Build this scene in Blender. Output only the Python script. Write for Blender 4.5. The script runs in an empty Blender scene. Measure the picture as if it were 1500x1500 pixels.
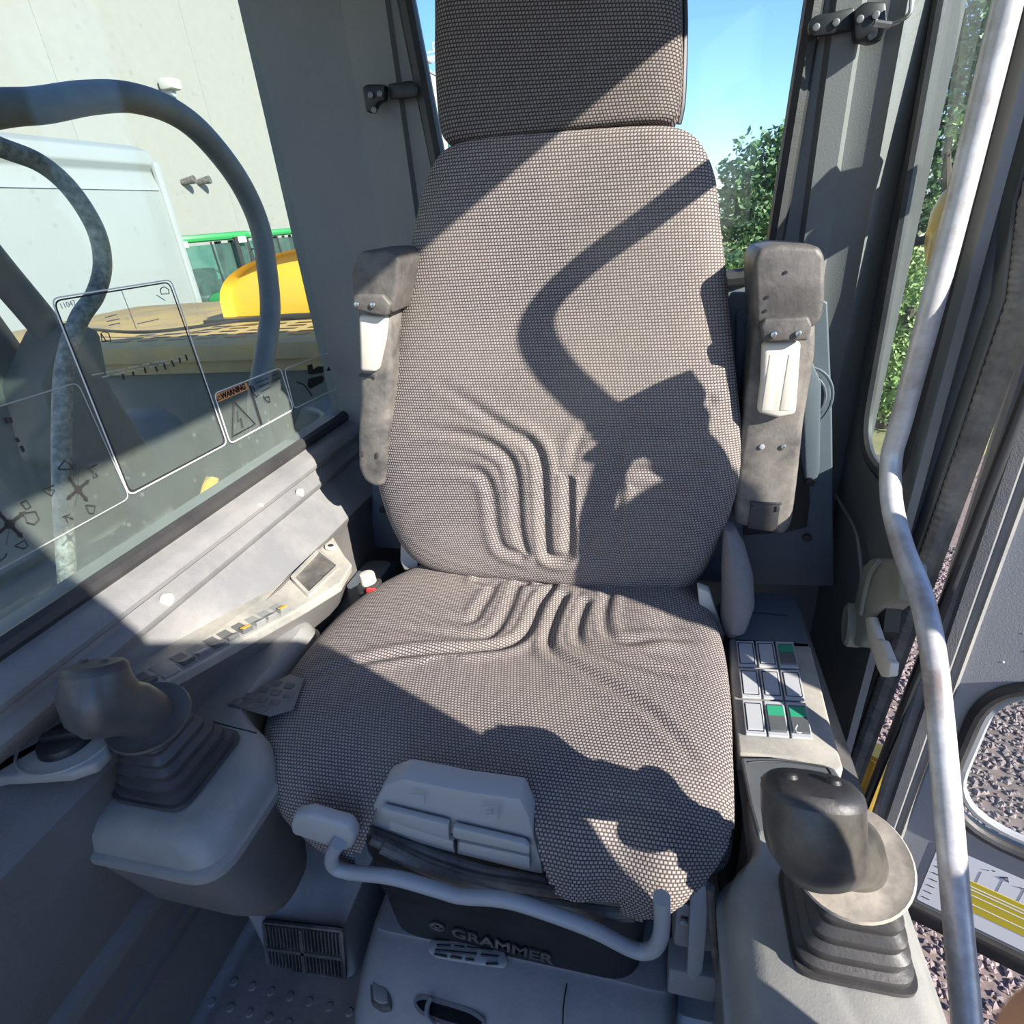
import bpy, bmesh, math, random
import numpy as np
from mathutils import Vector, Matrix, noise
random.seed(7)
PI = math.pi
S = bpy.context.scene
COL = S.collection
# ---------------------------------------------------------------- camera, sky, sun
cam = bpy.data.cameras.new('camera'); co = bpy.data.objects.new('camera', cam); COL.objects.link(co)
cam.sensor_width = 36; cam.lens = 36*843/1500; cam.clip_start = 0.01; cam.clip_end = 300
xr = Vector((.9713, .0325, -.2359)); up_ = Vector((-.0813, -.8859, -.4568)); yb = Vector((.2238, -.4629, .8577))
# world axes of the camera: right, up, backward
right = Vector((xr[0], yb[0], up_[0])); down = Vector((xr[1], yb[1], up_[1])); fwd = Vector((xr[2], yb[2], up_[2]))
m3 = Matrix((right, -down, -fwd)).transposed()
co.matrix_world = Matrix.Translation((0, 0, 1.08)) @ m3.to_4x4()
S.camera = co
cam.dof.use_dof = True; cam.dof.focus_distance = 1.0; cam.dof.aperture_fstop = 20.2   # a phone's millimetre aperture
SUN = Vector((-.8, .45, -.48)).normalized()
sl = bpy.data.lights.new('sun', 'SUN'); sl.energy = 10.5; sl.angle = math.radians(.53); sl.color = (1, .94, .86)
so = bpy.data.objects.new('sun', sl); COL.objects.link(so)
so.rotation_euler = SUN.to_track_quat('-Z', 'Y').to_euler(); so.location = (8, -5, 8)
W = bpy.data.worlds.new('sky'); S.world = W; W.use_nodes = True
nt = W.node_tree; bg = nt.nodes['Background']
sk = nt.nodes.new('ShaderNodeTexSky'); sk.sky_type = 'NISHITA'; sk.sun_disc = False
sk.sun_elevation = math.radians(28); sk.sun_rotation = math.radians(119); sk.air_density = 1.0; sk.dust_density = .3; sk.ozone_density = 5; sk.altitude = 300
tn = nt.nodes.new('ShaderNodeMix'); tn.data_type = 'RGBA'; tn.blend_type = 'MULTIPLY'; tn.inputs[0].default_value = 1; tn.inputs[7].default_value = (.84, .93, 1.14, 1)
nt.links.new(sk.outputs[0], tn.inputs[6]); nt.links.new(tn.outputs[2], bg.inputs[0]); bg.inputs[1].default_value = .25
S.view_settings.view_transform = 'Standard'; S.view_settings.look = 'None'; S.view_settings.gamma = 1
S.view_settings.exposure = 0.27; S.view_settings.use_curve_mapping = False

# ---------------------------------------------------------------- materials
MATS = {}
def mat(name, col, rough=.6, metal=0., dust=None, dscale=6., damt=.35, bump=0., bscale=200., spec=.5, coat=0.):
    m = bpy.data.materials.new(name); m.use_nodes = True; n = m.node_tree.nodes; l = m.node_tree.links
    b = n['Principled BSDF']; b.inputs['Roughness'].default_value = rough; b.inputs['Metallic'].default_value = metal
    b.inputs['Specular IOR Level'].default_value = spec; b.inputs['Coat Weight'].default_value = coat
    b.inputs['Base Color'].default_value = (*col, 1)
    tc = n.new('ShaderNodeTexCoord')
    if dust:
        nz = n.new('ShaderNodeTexNoise'); nz.inputs['Scale'].default_value = dscale; nz.inputs['Detail'].default_value = 6; nz.inputs['Roughness'].default_value = .7
        l.new(tc.outputs['Object'], nz.inputs['Vector'])
        r = n.new('ShaderNodeMapRange'); r.inputs[1].default_value = .38; r.inputs[2].default_value = .68; r.inputs[3].default_value = damt*.15; r.inputs[4].default_value = damt
        l.new(nz.outputs[0], r.inputs[0])
        mx = n.new('ShaderNodeMix'); mx.data_type = 'RGBA'; l.new(r.outputs[0], mx.inputs[0])
        mx.inputs[6].default_value = (*col, 1); mx.inputs[7].default_value = (*dust, 1); l.new(mx.outputs[2], b.inputs['Base Color'])
    if bump:
        n2 = n.new('ShaderNodeTexNoise'); n2.inputs['Scale'].default_value = bscale; n2.inputs['Detail'].default_value = 3
        l.new(tc.outputs['Object'], n2.inputs['Vector'])
        bp = n.new('ShaderNodeBump'); bp.inputs['Strength'].default_value = bump; bp.inputs['Distance'].default_value = .002
        l.new(n2.outputs[0], bp.inputs['Height']); l.new(bp.outputs[0], b.inputs['Normal'])
    MATS[name] = m; return m
DUST = (.42, .38, .32)
trim = mat('grey_trim', (.15, .155, .16), .55, dust=(.30, .285, .265), damt=.7, bump=.25, bscale=500)
trimd = mat('dark_trim', (.125, .118, .112), .5, dust=(.19, .185, .18), damt=.4, bump=.2, bscale=500)
pillar = mat('pillar_grey', (.15, .155, .152), .5, dust=(.22, .215, .20), damt=.4, bump=.15, bscale=400)
navy = mat('navy_trim', (.085, .105, .125), .5, dust=(.16, .17, .18), damt=.3, bump=.15, bscale=500)
cons = mat('console_grey', (.195, .205, .20), .45, dust=(.38, .35, .30), dscale=9, damt=.5, bump=.15, bscale=500)
consr = mat('console_dusty', (.21, .215, .20), .5, dust=(.52, .47, .38), dscale=9, damt=.75, bump=.15, bscale=500)
cream = mat('cream_plastic', (.62, .58, .49), .45, dust=(.4, .36, .3), damt=.4)
rub = mat('black_rubber', (.018, .018, .02), .5, dust=(.10, .095, .085), damt=.4, bump=.15, bscale=300)
rubd = mat('dusty_rubber', (.035, .035, .036), .6, dust=(.30, .27, .23), dscale=14, damt=.6, bump=.2, bscale=300)
blk = mat('black_plastic', (.012, .013, .015), .45)
worn = mat('worn_pad', (.05, .048, .045), .55, dust=(.2, .18, .16), dscale=25, damt=.55, bump=.3, bscale=150)
grip = mat('grip_plastic', (.05, .05, .048), .38, dust=(.22, .2, .17), dscale=14, damt=.3)
boot = mat('boot_rubber', (.028, .030, .034), .5, dust=(.14, .13, .12), dscale=14, damt=.4)
gripb = mat('grip_black', (.018, .018, .019), .35, dust=(.40, .35, .27), dscale=16, damt=.22)
gripd = mat('grip_dusty', (.18, .165, .14), .6, dust=(.6, .52, .42), dscale=20, damt=.9)
ltgrey = mat('light_grey_plastic', (.34, .35, .35), .5, dust=(.42, .39, .34), damt=.4)
steel = mat('painted_steel', (.30, .32, .34), .4, dust=(.35, .33, .3), damt=.3)
rail_m = mat('rail_paint', (.66, .68, .68), .34, metal=.2, dust=(.16, .09, .06), dscale=11, damt=.75)
bellm = mat('bellows_rubber', (.014, .015, .017), .6, dust=(.06, .06, .06), damt=.4, spec=.25)
under = mat('dusty_under', (.20, .21, .225), .7, dust=(.34, .31, .28), dscale=8, damt=.8, bump=.3, bscale=120)
matf = mat('floor_mat', (.16, .14, .125), .85, dust=(.30, .25, .21), dscale=7, damt=.9, bump=.4, bscale=90)
switchw = mat('switch_grey', (.36, .38, .40), .4, dust=(.5, .47, .42), damt=.4)
switchm = mat('switch_mid_grey', (.16, .175, .18), .45, dust=(.3, .29, .26), damt=.5)
switchd = mat('switch_dark', (.075, .085, .09), .4, dust=(.2, .19, .17), damt=.4)
green_l = mat('green_lens', (.03, .30, .16), .4)
amber = mat('amber_lens', (.75, .42, .03), .4)
yellow = mat('machine_yellow', (.85, .50, .02), .4, dust=(.5, .36, .14), dscale=2, damt=.35, coat=.3)
ydeck = mat('deck_yellow', (.55, .36, .10), .7, dust=(.25, .2, .14), dscale=4, damt=.8)
red = mat('red_plastic', (.6, .03, .03), .4)
concrete = mat('concrete_wall', (.285, .28, .25), .9, dust=(.24, .235, .21), dscale=3, damt=.5, bump=.5, bscale=8)
whitew = mat('white_wall', (.46, .45, .42), .8)
contm = mat('container_grey', (.29, .31, .30), .6, dust=(.26, .275, .26), dscale=1, damt=.5)
hosem = mat('hose_rubber', (.085, .09, .098), .55, dust=(.2, .2, .19), dscale=14, damt=.5)
hoses = mat('spattered_hose', (.04, .042, .045), .5, dust=(.42, .43, .41), dscale=75, damt=.8)
tgreen = mat('tractor_green', (.03, .26, .07), .4)
tyre = mat('tyre_black', (.02, .02, .02), .8)
tglass = mat('tractor_glass', (.12, .26, .24), .1)
grassm = mat('grass', (.13, .17, .05), .95, dust=(.42, .34, .17), dscale=2.5, damt=.9)
gravelm = mat('gravel_bed', (.13, .10, .09), .95, dust=(.26, .19, .16), dscale=25, damt=.9, bump=.8, bscale=40)
stone_m = mat('gravel_stone', (.17, .13, .12), .9, dust=(.34, .26, .24), dscale=18, damt=.9)
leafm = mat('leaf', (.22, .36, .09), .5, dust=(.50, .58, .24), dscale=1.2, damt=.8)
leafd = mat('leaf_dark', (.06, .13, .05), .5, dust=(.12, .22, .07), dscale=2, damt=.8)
bark = mat('bark', (.12, .09, .07), .9)
doorm = mat('door_grey', (.26, .28, .30), .5, dust=(.38, .35, .32), dscale=7, damt=.35, bump=.15, bscale=400)
paper = mat('label_paper', (.74, .75, .78), .5)
paint_y = mat('label_yellow', (.55, .44, .03), .5)
ink = mat('ink_black', (.02, .02, .02), .6)
white = mat('white_print', (.8, .8, .78), .6)
orange = mat('warning_orange', (1.0, .42, .14), .5)
skin = mat('skin', (.55, .26, .15), .5)
chrome = mat('chrome', (.6, .6, .6), .25, metal=1)
olive = mat('latch_plastic', (.17, .175, .145), .5, dust=(.4, .37, .3), damt=.5)
seal_m = mat('ribbed_seal', (.09, .09, .09), .6, dust=(.35, .33, .3), dscale=20, damt=.6)

def fabric(name, lo, hi, sx, sy, warm):
    m = bpy.data.materials.new(name); m.use_nodes = True; n = m.node_tree.nodes; l = m.node_tree.links
    b = n['Principled BSDF']; b.inputs['Roughness'].default_value = .9; b.inputs['Specular IOR Level'].default_value = .15
    uv = n.new('ShaderNodeUVMap')
    br = n.new('ShaderNodeTexBrick'); br.offset = .5; br.inputs['Scale'].default_value = 1
    br.inputs['Color1'].default_value = (*hi, 1); br.inputs['Color2'].default_value = (hi[0]*.8, hi[1]*.8, hi[2]*.8, 1); br.inputs['Mortar'].default_value = (*lo, 1)
    br.inputs['Brick Width'].default_value = sx; br.inputs['Row Height'].default_value = sy
    br.inputs['Mortar Size'].default_value = .0015; br.inputs['Mortar Smooth'].default_value = 1.
    sh = n.new('ShaderNodeSeparateXYZ'); l.new(uv.outputs[0], sh.inputs[0]); ma_ = n.new('ShaderNodeMath'); ma_.operation = 'MULTIPLY_ADD'; ma_.inputs[1].default_value = .30; l.new(sh.outputs[1], ma_.inputs[0]); l.new(sh.outputs[0], ma_.inputs[2])
    cb_ = n.new('ShaderNodeCombineXYZ'); l.new(ma_.outputs[0], cb_.inputs[0]); l.new(sh.outputs[1], cb_.inputs[1]); l.new(cb_.outputs[0], br.inputs['Vector'])
    tc = n.new('ShaderNodeTexCoord'); nz = n.new('ShaderNodeTexNoise'); nz.inputs['Scale'].default_value = 5; nz.inputs['Detail'].default_value = 5
    l.new(tc.outputs['Object'], nz.inputs['Vector'])
    r = n.new('ShaderNodeMapRange'); r.inputs[1].default_value = .4; r.inputs[2].default_value = .75; r.inputs[3].default_value = .02; r.inputs[4].default_value = warm
    l.new(nz.outputs[0], r.inputs[0])
    mx = n.new('ShaderNodeMix'); mx.data_type = 'RGBA'; l.new(r.outputs[0], mx.inputs[0]); l.new(br.outputs['Color'], mx.inputs[6]); mx.inputs[7].default_value = (.34, .29, .22, 1)
    l.new(mx.outputs[2], b.inputs['Base Color'])
    bp = n.new('ShaderNodeBump'); bp.inputs['Strength'].default_value = .5; bp.inputs['Distance'].default_value = .001; bp.invert = True
    l.new(br.outputs['Fac'], bp.inputs['Height']); l.new(bp.outputs[0], b.inputs['Normal'])
    return m
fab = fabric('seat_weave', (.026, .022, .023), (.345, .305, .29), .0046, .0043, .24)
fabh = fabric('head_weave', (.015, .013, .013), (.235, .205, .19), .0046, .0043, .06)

def glass(name, tint, haze, hazecol, spots, low=0.):
    m = bpy.data.materials.new(name); m.use_nodes = True; n = m.node_tree.nodes; l = m.node_tree.links
    n.remove(n['Principled BSDF']); out = n['Material Output']
    tr = n.new('ShaderNodeBsdfTransparent'); tr.inputs[0].default_value = (*tint, 1)
    gl = n.new('ShaderNodeBsdfGlossy'); gl.inputs['Roughness'].default_value = .02; gl.inputs[0].default_value = (1, 1, 1, 1)
    df = n.new('ShaderNodeBsdfDiffuse'); df.inputs[0].default_value = (*hazecol, 1)
    m1 = n.new('ShaderNodeMixShader'); fr = n.new('ShaderNodeLayerWeight'); fr.inputs[0].default_value = .5
    pw = n.new('ShaderNodeMath'); pw.operation = 'POWER'; pw.inputs[1].default_value = 4.5; l.new(fr.outputs['Facing'], pw.inputs[0])
    ma = n.new('ShaderNodeMath'); ma.operation = 'MULTIPLY_ADD'; ma.inputs[1].default_value = .75; ma.inputs[2].default_value = .02; l.new(pw.outputs[0], ma.inputs[0])
    l.new(ma.outputs[0], m1.inputs[0]); l.new(tr.outputs[0], m1.inputs[1]); l.new(gl.outputs[0], m1.inputs[2])
    m2 = n.new('ShaderNodeMixShader'); tc = n.new('ShaderNodeTexCoord')
    nz = n.new('ShaderNodeTexNoise'); nz.inputs['Scale'].default_value = 3; nz.inputs['Detail'].default_value = 8; nz.inputs['Roughness'].default_value = .65
    l.new(tc.outputs['Object'], nz.inputs[0])
    r = n.new('ShaderNodeMapRange'); r.inputs[1].default_value = .35; r.inputs[2].default_value = .75; r.inputs[3].default_value = haze*.5; r.inputs[4].default_value = haze*1.3
    l.new(nz.outputs[0], r.inputs[0])
    last = r.outputs[0]
    if low:     # more dust towards the sill
        sz = n.new('ShaderNodeSeparateXYZ'); l.new(tc.outputs['Object'], sz.inputs[0])
        rl = n.new('ShaderNodeMapRange'); rl.inputs[1].default_value = .70; rl.inputs[2].default_value = 1.05; rl.inputs[3].default_value = low; rl.inputs[4].default_value = 0; rl.interpolation_type = 'SMOOTHSTEP'; l.new(sz.outputs[2], rl.inputs[0])
        m_ = n.new('ShaderNodeMath'); m_.operation = 'MULTIPLY_ADD'; l.new(rl.outputs[0], m_.inputs[0]); l.new(nz.outputs[0], m_.inputs[1]); l.new(last, m_.inputs[2]); last = m_.outputs[0]
    if spots:
        vo = n.new('ShaderNodeTexVoronoi'); vo.inputs['Scale'].default_value = 55; vo.inputs['Randomness'].default_value = 1; l.new(tc.outputs['Object'], vo.inputs[0])
        r2 = n.new('ShaderNodeMapRange'); r2.inputs[1].default_value = .12; r2.inputs[2].default_value = .22; r2.inputs[3].default_value = spots; r2.inputs[4].default_value = 0
        l.new(vo.outputs['Distance'], r2.inputs[0])
        n3 = n.new('ShaderNodeTexNoise'); n3.inputs['Scale'].default_value = 22; l.new(tc.outputs['Object'], n3.inputs[0])
        r3 = n.new('ShaderNodeMapRange'); r3.inputs[1].default_value = .5; r3.inputs[2].default_value = .6; l.new(n3.outputs[0], r3.inputs[0])
        mu = n.new('ShaderNodeMath'); mu.operation = 'MULTIPLY'; l.new(r2.outputs[0], mu.inputs[0]); l.new(r3.outputs[0], mu.inputs[1])
        ad = n.new('ShaderNodeMath'); ad.operation = 'ADD'; ad.use_clamp = True; l.new(last, ad.inputs[0]); l.new(mu.outputs[0], ad.inputs[1]); last = ad.outputs[0]
    l.new(last, m2.inputs[0]); l.new(m1.outputs[0], m2.inputs[1]); l.new(df.outputs[0], m2.inputs[2]); l.new(m2.outputs[0], out.inputs[0])
    return m
gl_left = glass('dirty_glass', (.90, .95, .92), .035, (.42, .47, .42), .12, .16)
gl_clear = glass('clear_glass', (.93, .97, .96), .035, (.6, .6, .6), 0)
gl_cab = glass('cab_glass', (.62, .85, .80), .10, (.4, .5, .48), 0)
gl_side = glass('side_glass', (.92, .97, .96), .03, (.6, .65, .65), .1)

# ---------------------------------------------------------------- mesh helpers
class MB:
    def __init__(s): s.v = []; s.f = []; s.uv = None
    def add(s, vs, fs):
        o = len(s.v); s.v += [tuple(v) for v in vs]; s.f += [tuple(i+o for i in f) for f in fs]; return s
    def grid(s, rows, closed=False, cap=False):
        o = len(s.v); n = len(rows[0])
        for r in rows: s.v += [tuple(p) for p in r]
        for i in range(len(rows)-1):
            for j in range(n if closed else n-1):
                a = o+i*n+j; b = o+i*n+(j+1) % n; s.f.append((a, b, b+n, a+n))
        if cap:
            s.f.append(tuple(o+j for j in range(n))[::-1]); s.f.append(tuple(o+(len(rows)-1)*n+j for j in range(n)))
        return s
    def box(s, a, b, r=0., mtx=None, seg=2):
        bm = bmesh.new(); bmesh.ops.create_cube(bm, size=1)
        sx, sy, sz = (b[i]-a[i] for i in range(3)); c = Vector(((a[0]+b[0])/2, (a[1]+b[1])/2, (a[2]+b[2])/2))
        for v in bm.verts: v.co = Vector((v.co.x*sx, v.co.y*sy, v.co.z*sz))+c
        if r > 0: bmesh.ops.bevel(bm, geom=bm.edges[:], offset=min(r, .49*min(sx, sy, sz)), segments=seg, affect='EDGES', profile=.5)
        if mtx: bm.transform(mtx)
        return s.frombm(bm)
    def frombm(s, bm):
        bm.verts.index_update(); o = len(s.v); s.v += [tuple(v.co) for v in bm.verts]; s.f += [tuple(v.index+o for v in f.verts) for f in bm.faces]; bm.free(); return s
    def prism(s, pts, d, r=0., seg=2):   # planar polygon extruded by vector d
        bm = bmesh.new(); vs = [bm.verts.new(p) for p in pts]; f = bm.faces.new(vs)
        e = bmesh.ops.extrude_face_region(bm, geom=[f]); nv = [q for q in e['geom'] if isinstance(q, bmesh.types.BMVert)]
        bmesh.ops.translate(bm, verts=nv, vec=Vector(d)); bmesh.ops.recalc_face_normals(bm, faces=bm.faces[:])
        if r > 0: bmesh.ops.bevel(bm, geom=bm.edges[:], offset=r, segments=seg, affect='EDGES', profile=.5, clamp_overlap=True)
        return s.frombm(bm)
    def tube(s, pts, r, n=12, smooth=True, closed=False, flat=None):
        P = [Vector(p) for p in pts]
        if smooth and len(P) > 2: P = catmull(P, 8, closed)
        rs = r if callable(r) else (lambda t: r)
        prev = None; rows = []
        for i, p in enumerate(P):
            a = P[i-1] if i > 0 else (P[-1] if closed else P[0]); b = P[i+1] if i < len(P)-1 else (P[0] if closed else P[-1])
            t = (b-a).normalized()
            if prev is None: u = t.orthogonal().normalized()
            else: u = (prev-t*prev.dot(t)).normalized()
            prev = u; w = t.cross(u); rr = rs(i/max(1, len(P)-1))
            rows.append([p+(u*math.cos(2*PI*k/n)+w*math.sin(2*PI*k/n))*rr for k in range(n)])
        if closed: rows.append(rows[0])
        return s.grid(rows, True, not closed)
    def cyl(s, a, b, r, r2=None, n=24, bev=0.):
        a = Vector(a); b = Vector(b); r2 = r if r2 is None else r2; t = (b-a).normalized(); u = t.orthogonal().normalized(); w = t.cross(u)
        prof = [(a, r), (b, r2)] if not bev else [(a, r), (b-t*bev, r2), (b-t*bev*.3, r2-bev*.3), (b, r2-bev)]
        return s.grid([[p+(u*math.cos(2*PI*k/n)+w*math.sin(2*PI*k/n))*q for k in range(n)] for p, q in prof], True, True)
    def rings(s, lst, n=32):    # (centre, axis u, axis w, ru, rw, exponent)
        rows = []
        for c, u, w, ru, rw, e in lst:
            c = Vector(c); u = Vector(u); w = Vector(w); row = []
            for k in range(n):
                t = 2*PI*k/n; cx, sy = math.cos(t), math.sin(t)
                row.append(c+u*ru*math.copysign(abs(cx)**(2/e), cx)+w*rw*math.copysign(abs(sy)**(2/e), sy))
            rows.append(row)
        return s.grid(rows, True, True)
def catmull(P, k=8, closed=False):
    P = [Vector(p) for p in P]; out = []; n = len(P)
    for i in range(n if closed else n-1):
        if closed: a, b, c, d = P[i-1], P[i], P[(i+1) % n], P[(i+2) % n]
        else: a, b, c, d = P[max(i-1, 0)], P[i], P[i+1], P[min(i+2, n-1)]
        for j in range(k):
            t = j/k; out.append(.5*((2*b)+(c-a)*t+(2*a-5*b+4*c-d)*t*t+(3*b-a-3*c+d)*t**3))
    if not closed: out.append(P[-1])
    return out
def obj(name, mb, m, parent=None, smooth=True, kind=None, label=None, ang=35, cat=None, group=None):
    me = bpy.data.meshes.new(name); me.from_pydata(mb.v, [], mb.f); me.validate()
    bm = bmesh.new(); bm.from_mesh(me); bmesh.ops.recalc_face_normals(bm, faces=bm.faces[:]); bm.to_mesh(me); bm.free()
    me.materials.append(m); me.update()
    if smooth:
        me.polygons.foreach_set('use_smooth', [True]*len(me.polygons)); me.set_sharp_from_angle(angle=math.radians(ang))
    o = bpy.data.objects.new(name, me); COL.objects.link(o)
    if parent is not None:
        o.parent = parent; w = root_off(parent); o.location = (-w[0], -w[1], -w[2]) if not parent.get('is_part') else (0, 0, 0)
        o['is_part'] = 1
    if kind: o['kind'] = kind
    if label: o['label'] = label
    if cat: o['category'] = cat
    if group: o['group'] = group
    return o
def root_off(p):
    return tuple(p.location) if not p.get('is_part') else (0, 0, 0)
def thing(name, label, cat, loc=(0, 0, 0), group=None):
    o = bpy.data.objects.new(name, None); o.empty_display_size = .05; COL.objects.link(o); o.location = loc
    o['label'] = label; o['category'] = cat
    if group: o['group'] = group
    return o
def struct(name, mb, m, parent=None, **k):
    o = obj(name, mb, m, parent, **k)
    if parent is None: o['kind'] = 'structure'
    return o
def dup(root, loc, label=None):
    r = root.copy(); COL.objects.link(r); r.location = loc
    if label: r['label'] = label
    for ch in list(root.children):
        c = ch.copy(); COL.objects.link(c); c.parent = r
        for g in ch.children:
            d = g.copy(); COL.objects.link(d); d.parent = c
    return r
def text(name, body, size, mtx, m, parent, ext=.0004, bold=0.):
    cu = bpy.data.curves.new(name, 'FONT'); cu.body = body; cu.size = size; cu.extrude = ext; cu.offset = bold; cu.align_x = 'LEFT'; cu.resolution_u = 3
    cu.materials.append(m); o = bpy.data.objects.new(name, cu); COL.objects.link(o)
    w = root_off(parent)
    me = bpy.data.meshes.new_from_object(o); bpy.data.objects.remove(o); me.transform(mtx); me.name = name
    o = bpy.data.objects.new(name, me); COL.objects.link(o); o.parent = parent
    o.location = (-w[0], -w[1], -w[2]) if not parent.get('is_part') else (0, 0, 0); o['is_part'] = 1
    return o
def frame(o, x, y):
    o = Vector(o); x = Vector(x).normalized(); y = Vector(y); y = (y-x*y.dot(x)).normalized(); z = x.cross(y)
    return Matrix.Translation(o) @ Matrix((x, y, z)).transposed().to_4x4()
def ribbon(mb, pts, w, nrm, closed=True, th=.0006):
    P = [Vector(p) for p in pts]; n = len(P); N = Vector(nrm); L, R = [], []
    for i in range(n):
        a = P[i-1] if (i > 0 or closed) else P[i]; b = P[(i+1) % n] if (i < n-1 or closed) else P[i]
        t1 = (P[i]-a).normalized() if (P[i]-a).length > 1e-9 else (b-P[i]).normalized(); t2 = (b-P[i]).normalized() if (b-P[i]).length > 1e-9 else t1
        s = (t1+t2).normalized().cross(N).normalized(); L.append(P[i]+s*w/2); R.append(P[i]-s*w/2)
    rows = [L+([L[0]] if closed else []), R+([R[0]] if closed else [])]
    lo = [[p-N*th for p in r] for r in rows]; hi = [[p+N*th for p in r] for r in rows]
    mb.grid([hi[0], hi[1], lo[1], lo[0], hi[0]]); return mb
def roundpoly(pts, r, k=4):
    P = [Vector(p) for p in pts]; out = []; n = len(P)
    for i in range(n):
        a, b, c = P[i-1], P[i], P[(i+1) % n]
        u = (a-b); v = (c-b); q = min(r, u.length*.45, v.length*.45); u.normalize(); v.normalize()
        for j in range(k+1):
            t = j/k; out.append((b+u*q)*(1-t)**2+b*2*t*(1-t)+(b+v*q)*t*t)
    return out
def screw(parent, c, n, r, m=None, name='screw'):
    c = Vector(c); n = Vector(n).normalized(); mb = MB().cyl(c-n*.001, c+n*r*.5, r, r, 16, r*.25)
    u = n.orthogonal().normalized(); w = n.cross(u)
    mb.box((-r*.62, -r*.12, 0), (r*.62, r*.12, r*.08), 0, Matrix.Translation(c+n*r*.5) @ Matrix((u, w, n)).transposed().to_4x4())
    return obj(name, mb, m or chrome, parent)

# pillow: outline rows (L, R) swept between, thickness along the row's normal
def pillow(rows, T, nu=90, nv=110, grooves=(), eu=6., ev=8., back=.02, vfun=None, amp=.006, sig=.006, pr=3., ripple=None, skipf=None, taper='s'):
    L = catmull([r[0] for r in rows], 12); R = catmull([r[1] for r in rows], 12); N = catmull([r[2] for r in rows], 12); m = len(L)-1
    def samp(A, t):
        x = t*m; i = min(int(x), m-1); return A[i].lerp(A[i+1], x-i)
    segs = []
    for g in grooves:
        a = 1.
        if isinstance(g, tuple): g, a = g
        G = catmull(g, 5); m_ = len(G)-1; segs += [(G[i], G[i+1], a*min(1, .08+(i+.5)/(.4*m_) if taper == 's' else .08+(m_-i-.5)/(.4*m_))) for i in range(m_)]
    mb = MB(); UV = []; idx = {}; GQ = []; GN = []
    for side in (0, 1):
        for j in range(nv+1):
            b = -math.cos(PI*j/nv)*.3+(2*j/nv-1)*.7; t = (b+1)/2
            l, r, n = samp(L, t), samp(R, t), samp(N, t).normalized()
            fb = max(0, 1-abs(b)**ev)**(1/pr) if not vfun else vfun(b, ev, pr)
            for i in range(nu+1):
                a = -math.cos(PI*i/nu)*.35+(2*i/nu-1)*.65
                p = l.lerp(r, (a+1)/2); fa = max(0, 1-abs(a)**eu)**(1/pr)
                if side == 0:
                    q = p+n*T*fa*fb
                    if ripple: q = q+n*ripple(q)*fa*fb
                    GN.append((n.x, n.y, n.z, 1 if fa > .3 and fb > .3 else 0))
                else: q = p-n*back*fa*(fb if not vfun else 1)
                idx[side, j, i] = len(mb.v); mb.v.append(tuple(q)); UV.append((a*(r-l).length/2, 0))
    if segs:
        Q = np.array(mb.v[:len(GN)]); NN = np.array(GN); nn = NN[:, :3]; best = np.full(len(Q), 9.); am = np.zeros(len(Q))
        for s0, s1, aa in segs:
            s0 = np.array(s0); e = np.array(s1)-s0; w = Q-s0; w = w-nn*(w*nn).sum(1)[:, None]; ee = e[None]-nn*(nn@e)[:, None]
            tt = np.clip((w*ee).sum(1)/np.maximum((ee*ee).sum(1), 1e-12), 0, 1); d = np.linalg.norm(w-ee*tt[:, None], axis=1)
            k = d < best; best[k] = d[k]; am[k] = aa
        h = am*amp*(-np.exp(-(best/sig)**2)+.8*np.exp(-((best-sig*2.2)/(sig*1.2))**2))*NN[:, 3]
        Q = Q+nn*h[:, None]; mb.v[:len(GN)] = [tuple(v) for v in Q.tolist()]
    fl = []
    for side in (0, 1):
        for j in range(nv):
            for i in range(nu):
                f = (idx[side, j, i], idx[side, j, i+1], idx[side, j+1, i+1], idx[side, j+1, i])
                if skipf and side == 0 and skipf(Vector(mb.v[f[0]])): continue
                mb.f.append(f)
    # uv in metres along v
    vacc = [0.]*(nv+1)
    for j in range(1, nv+1):
        vacc[j] = vacc[j-1]+(Vector(mb.v[idx[0, j, nu//2]])-Vector(mb.v[idx[0, j-1, nu//2]])).length
    for side in (0, 1):
        for j in range(nv+1):
            for i in range(nu+1):
                k = idx[side, j, i]; UV[k] = (UV[k][0]+5, vacc[j]+5)
    mb.uv = UV; return mb
def obj_uv(name, mb, m, parent, **k):
    uvs = mb.uv; me = bpy.data.meshes.new(name); me.from_pydata(mb.v, [], mb.f)
    u = me.uv_layers.new(name='UVMap')
    li = [0]*len(me.loops); me.loops.foreach_get('vertex_index', li)
    flat = []
    for i in li: flat += uvs[i]
    u.data.foreach_set('uv', flat)
    bm = bmesh.new(); bm.from_mesh(me); bmesh.ops.remove_doubles(bm, verts=bm.verts[:], dist=1e-5); bmesh.ops.recalc_face_normals(bm, faces=bm.faces[:]); bm.to_mesh(me); bm.free()
    me.materials.append(m); me.polygons.foreach_set('use_smooth', [True]*len(me.polygons))
    o = bpy.data.objects.new(name, me); COL.objects.link(o); o.parent = parent; w = root_off(parent); o.location = (-w[0], -w[1], -w[2]); o['is_part'] = 1
    for a, b in k.items(): o[a] = b
    return o

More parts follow.
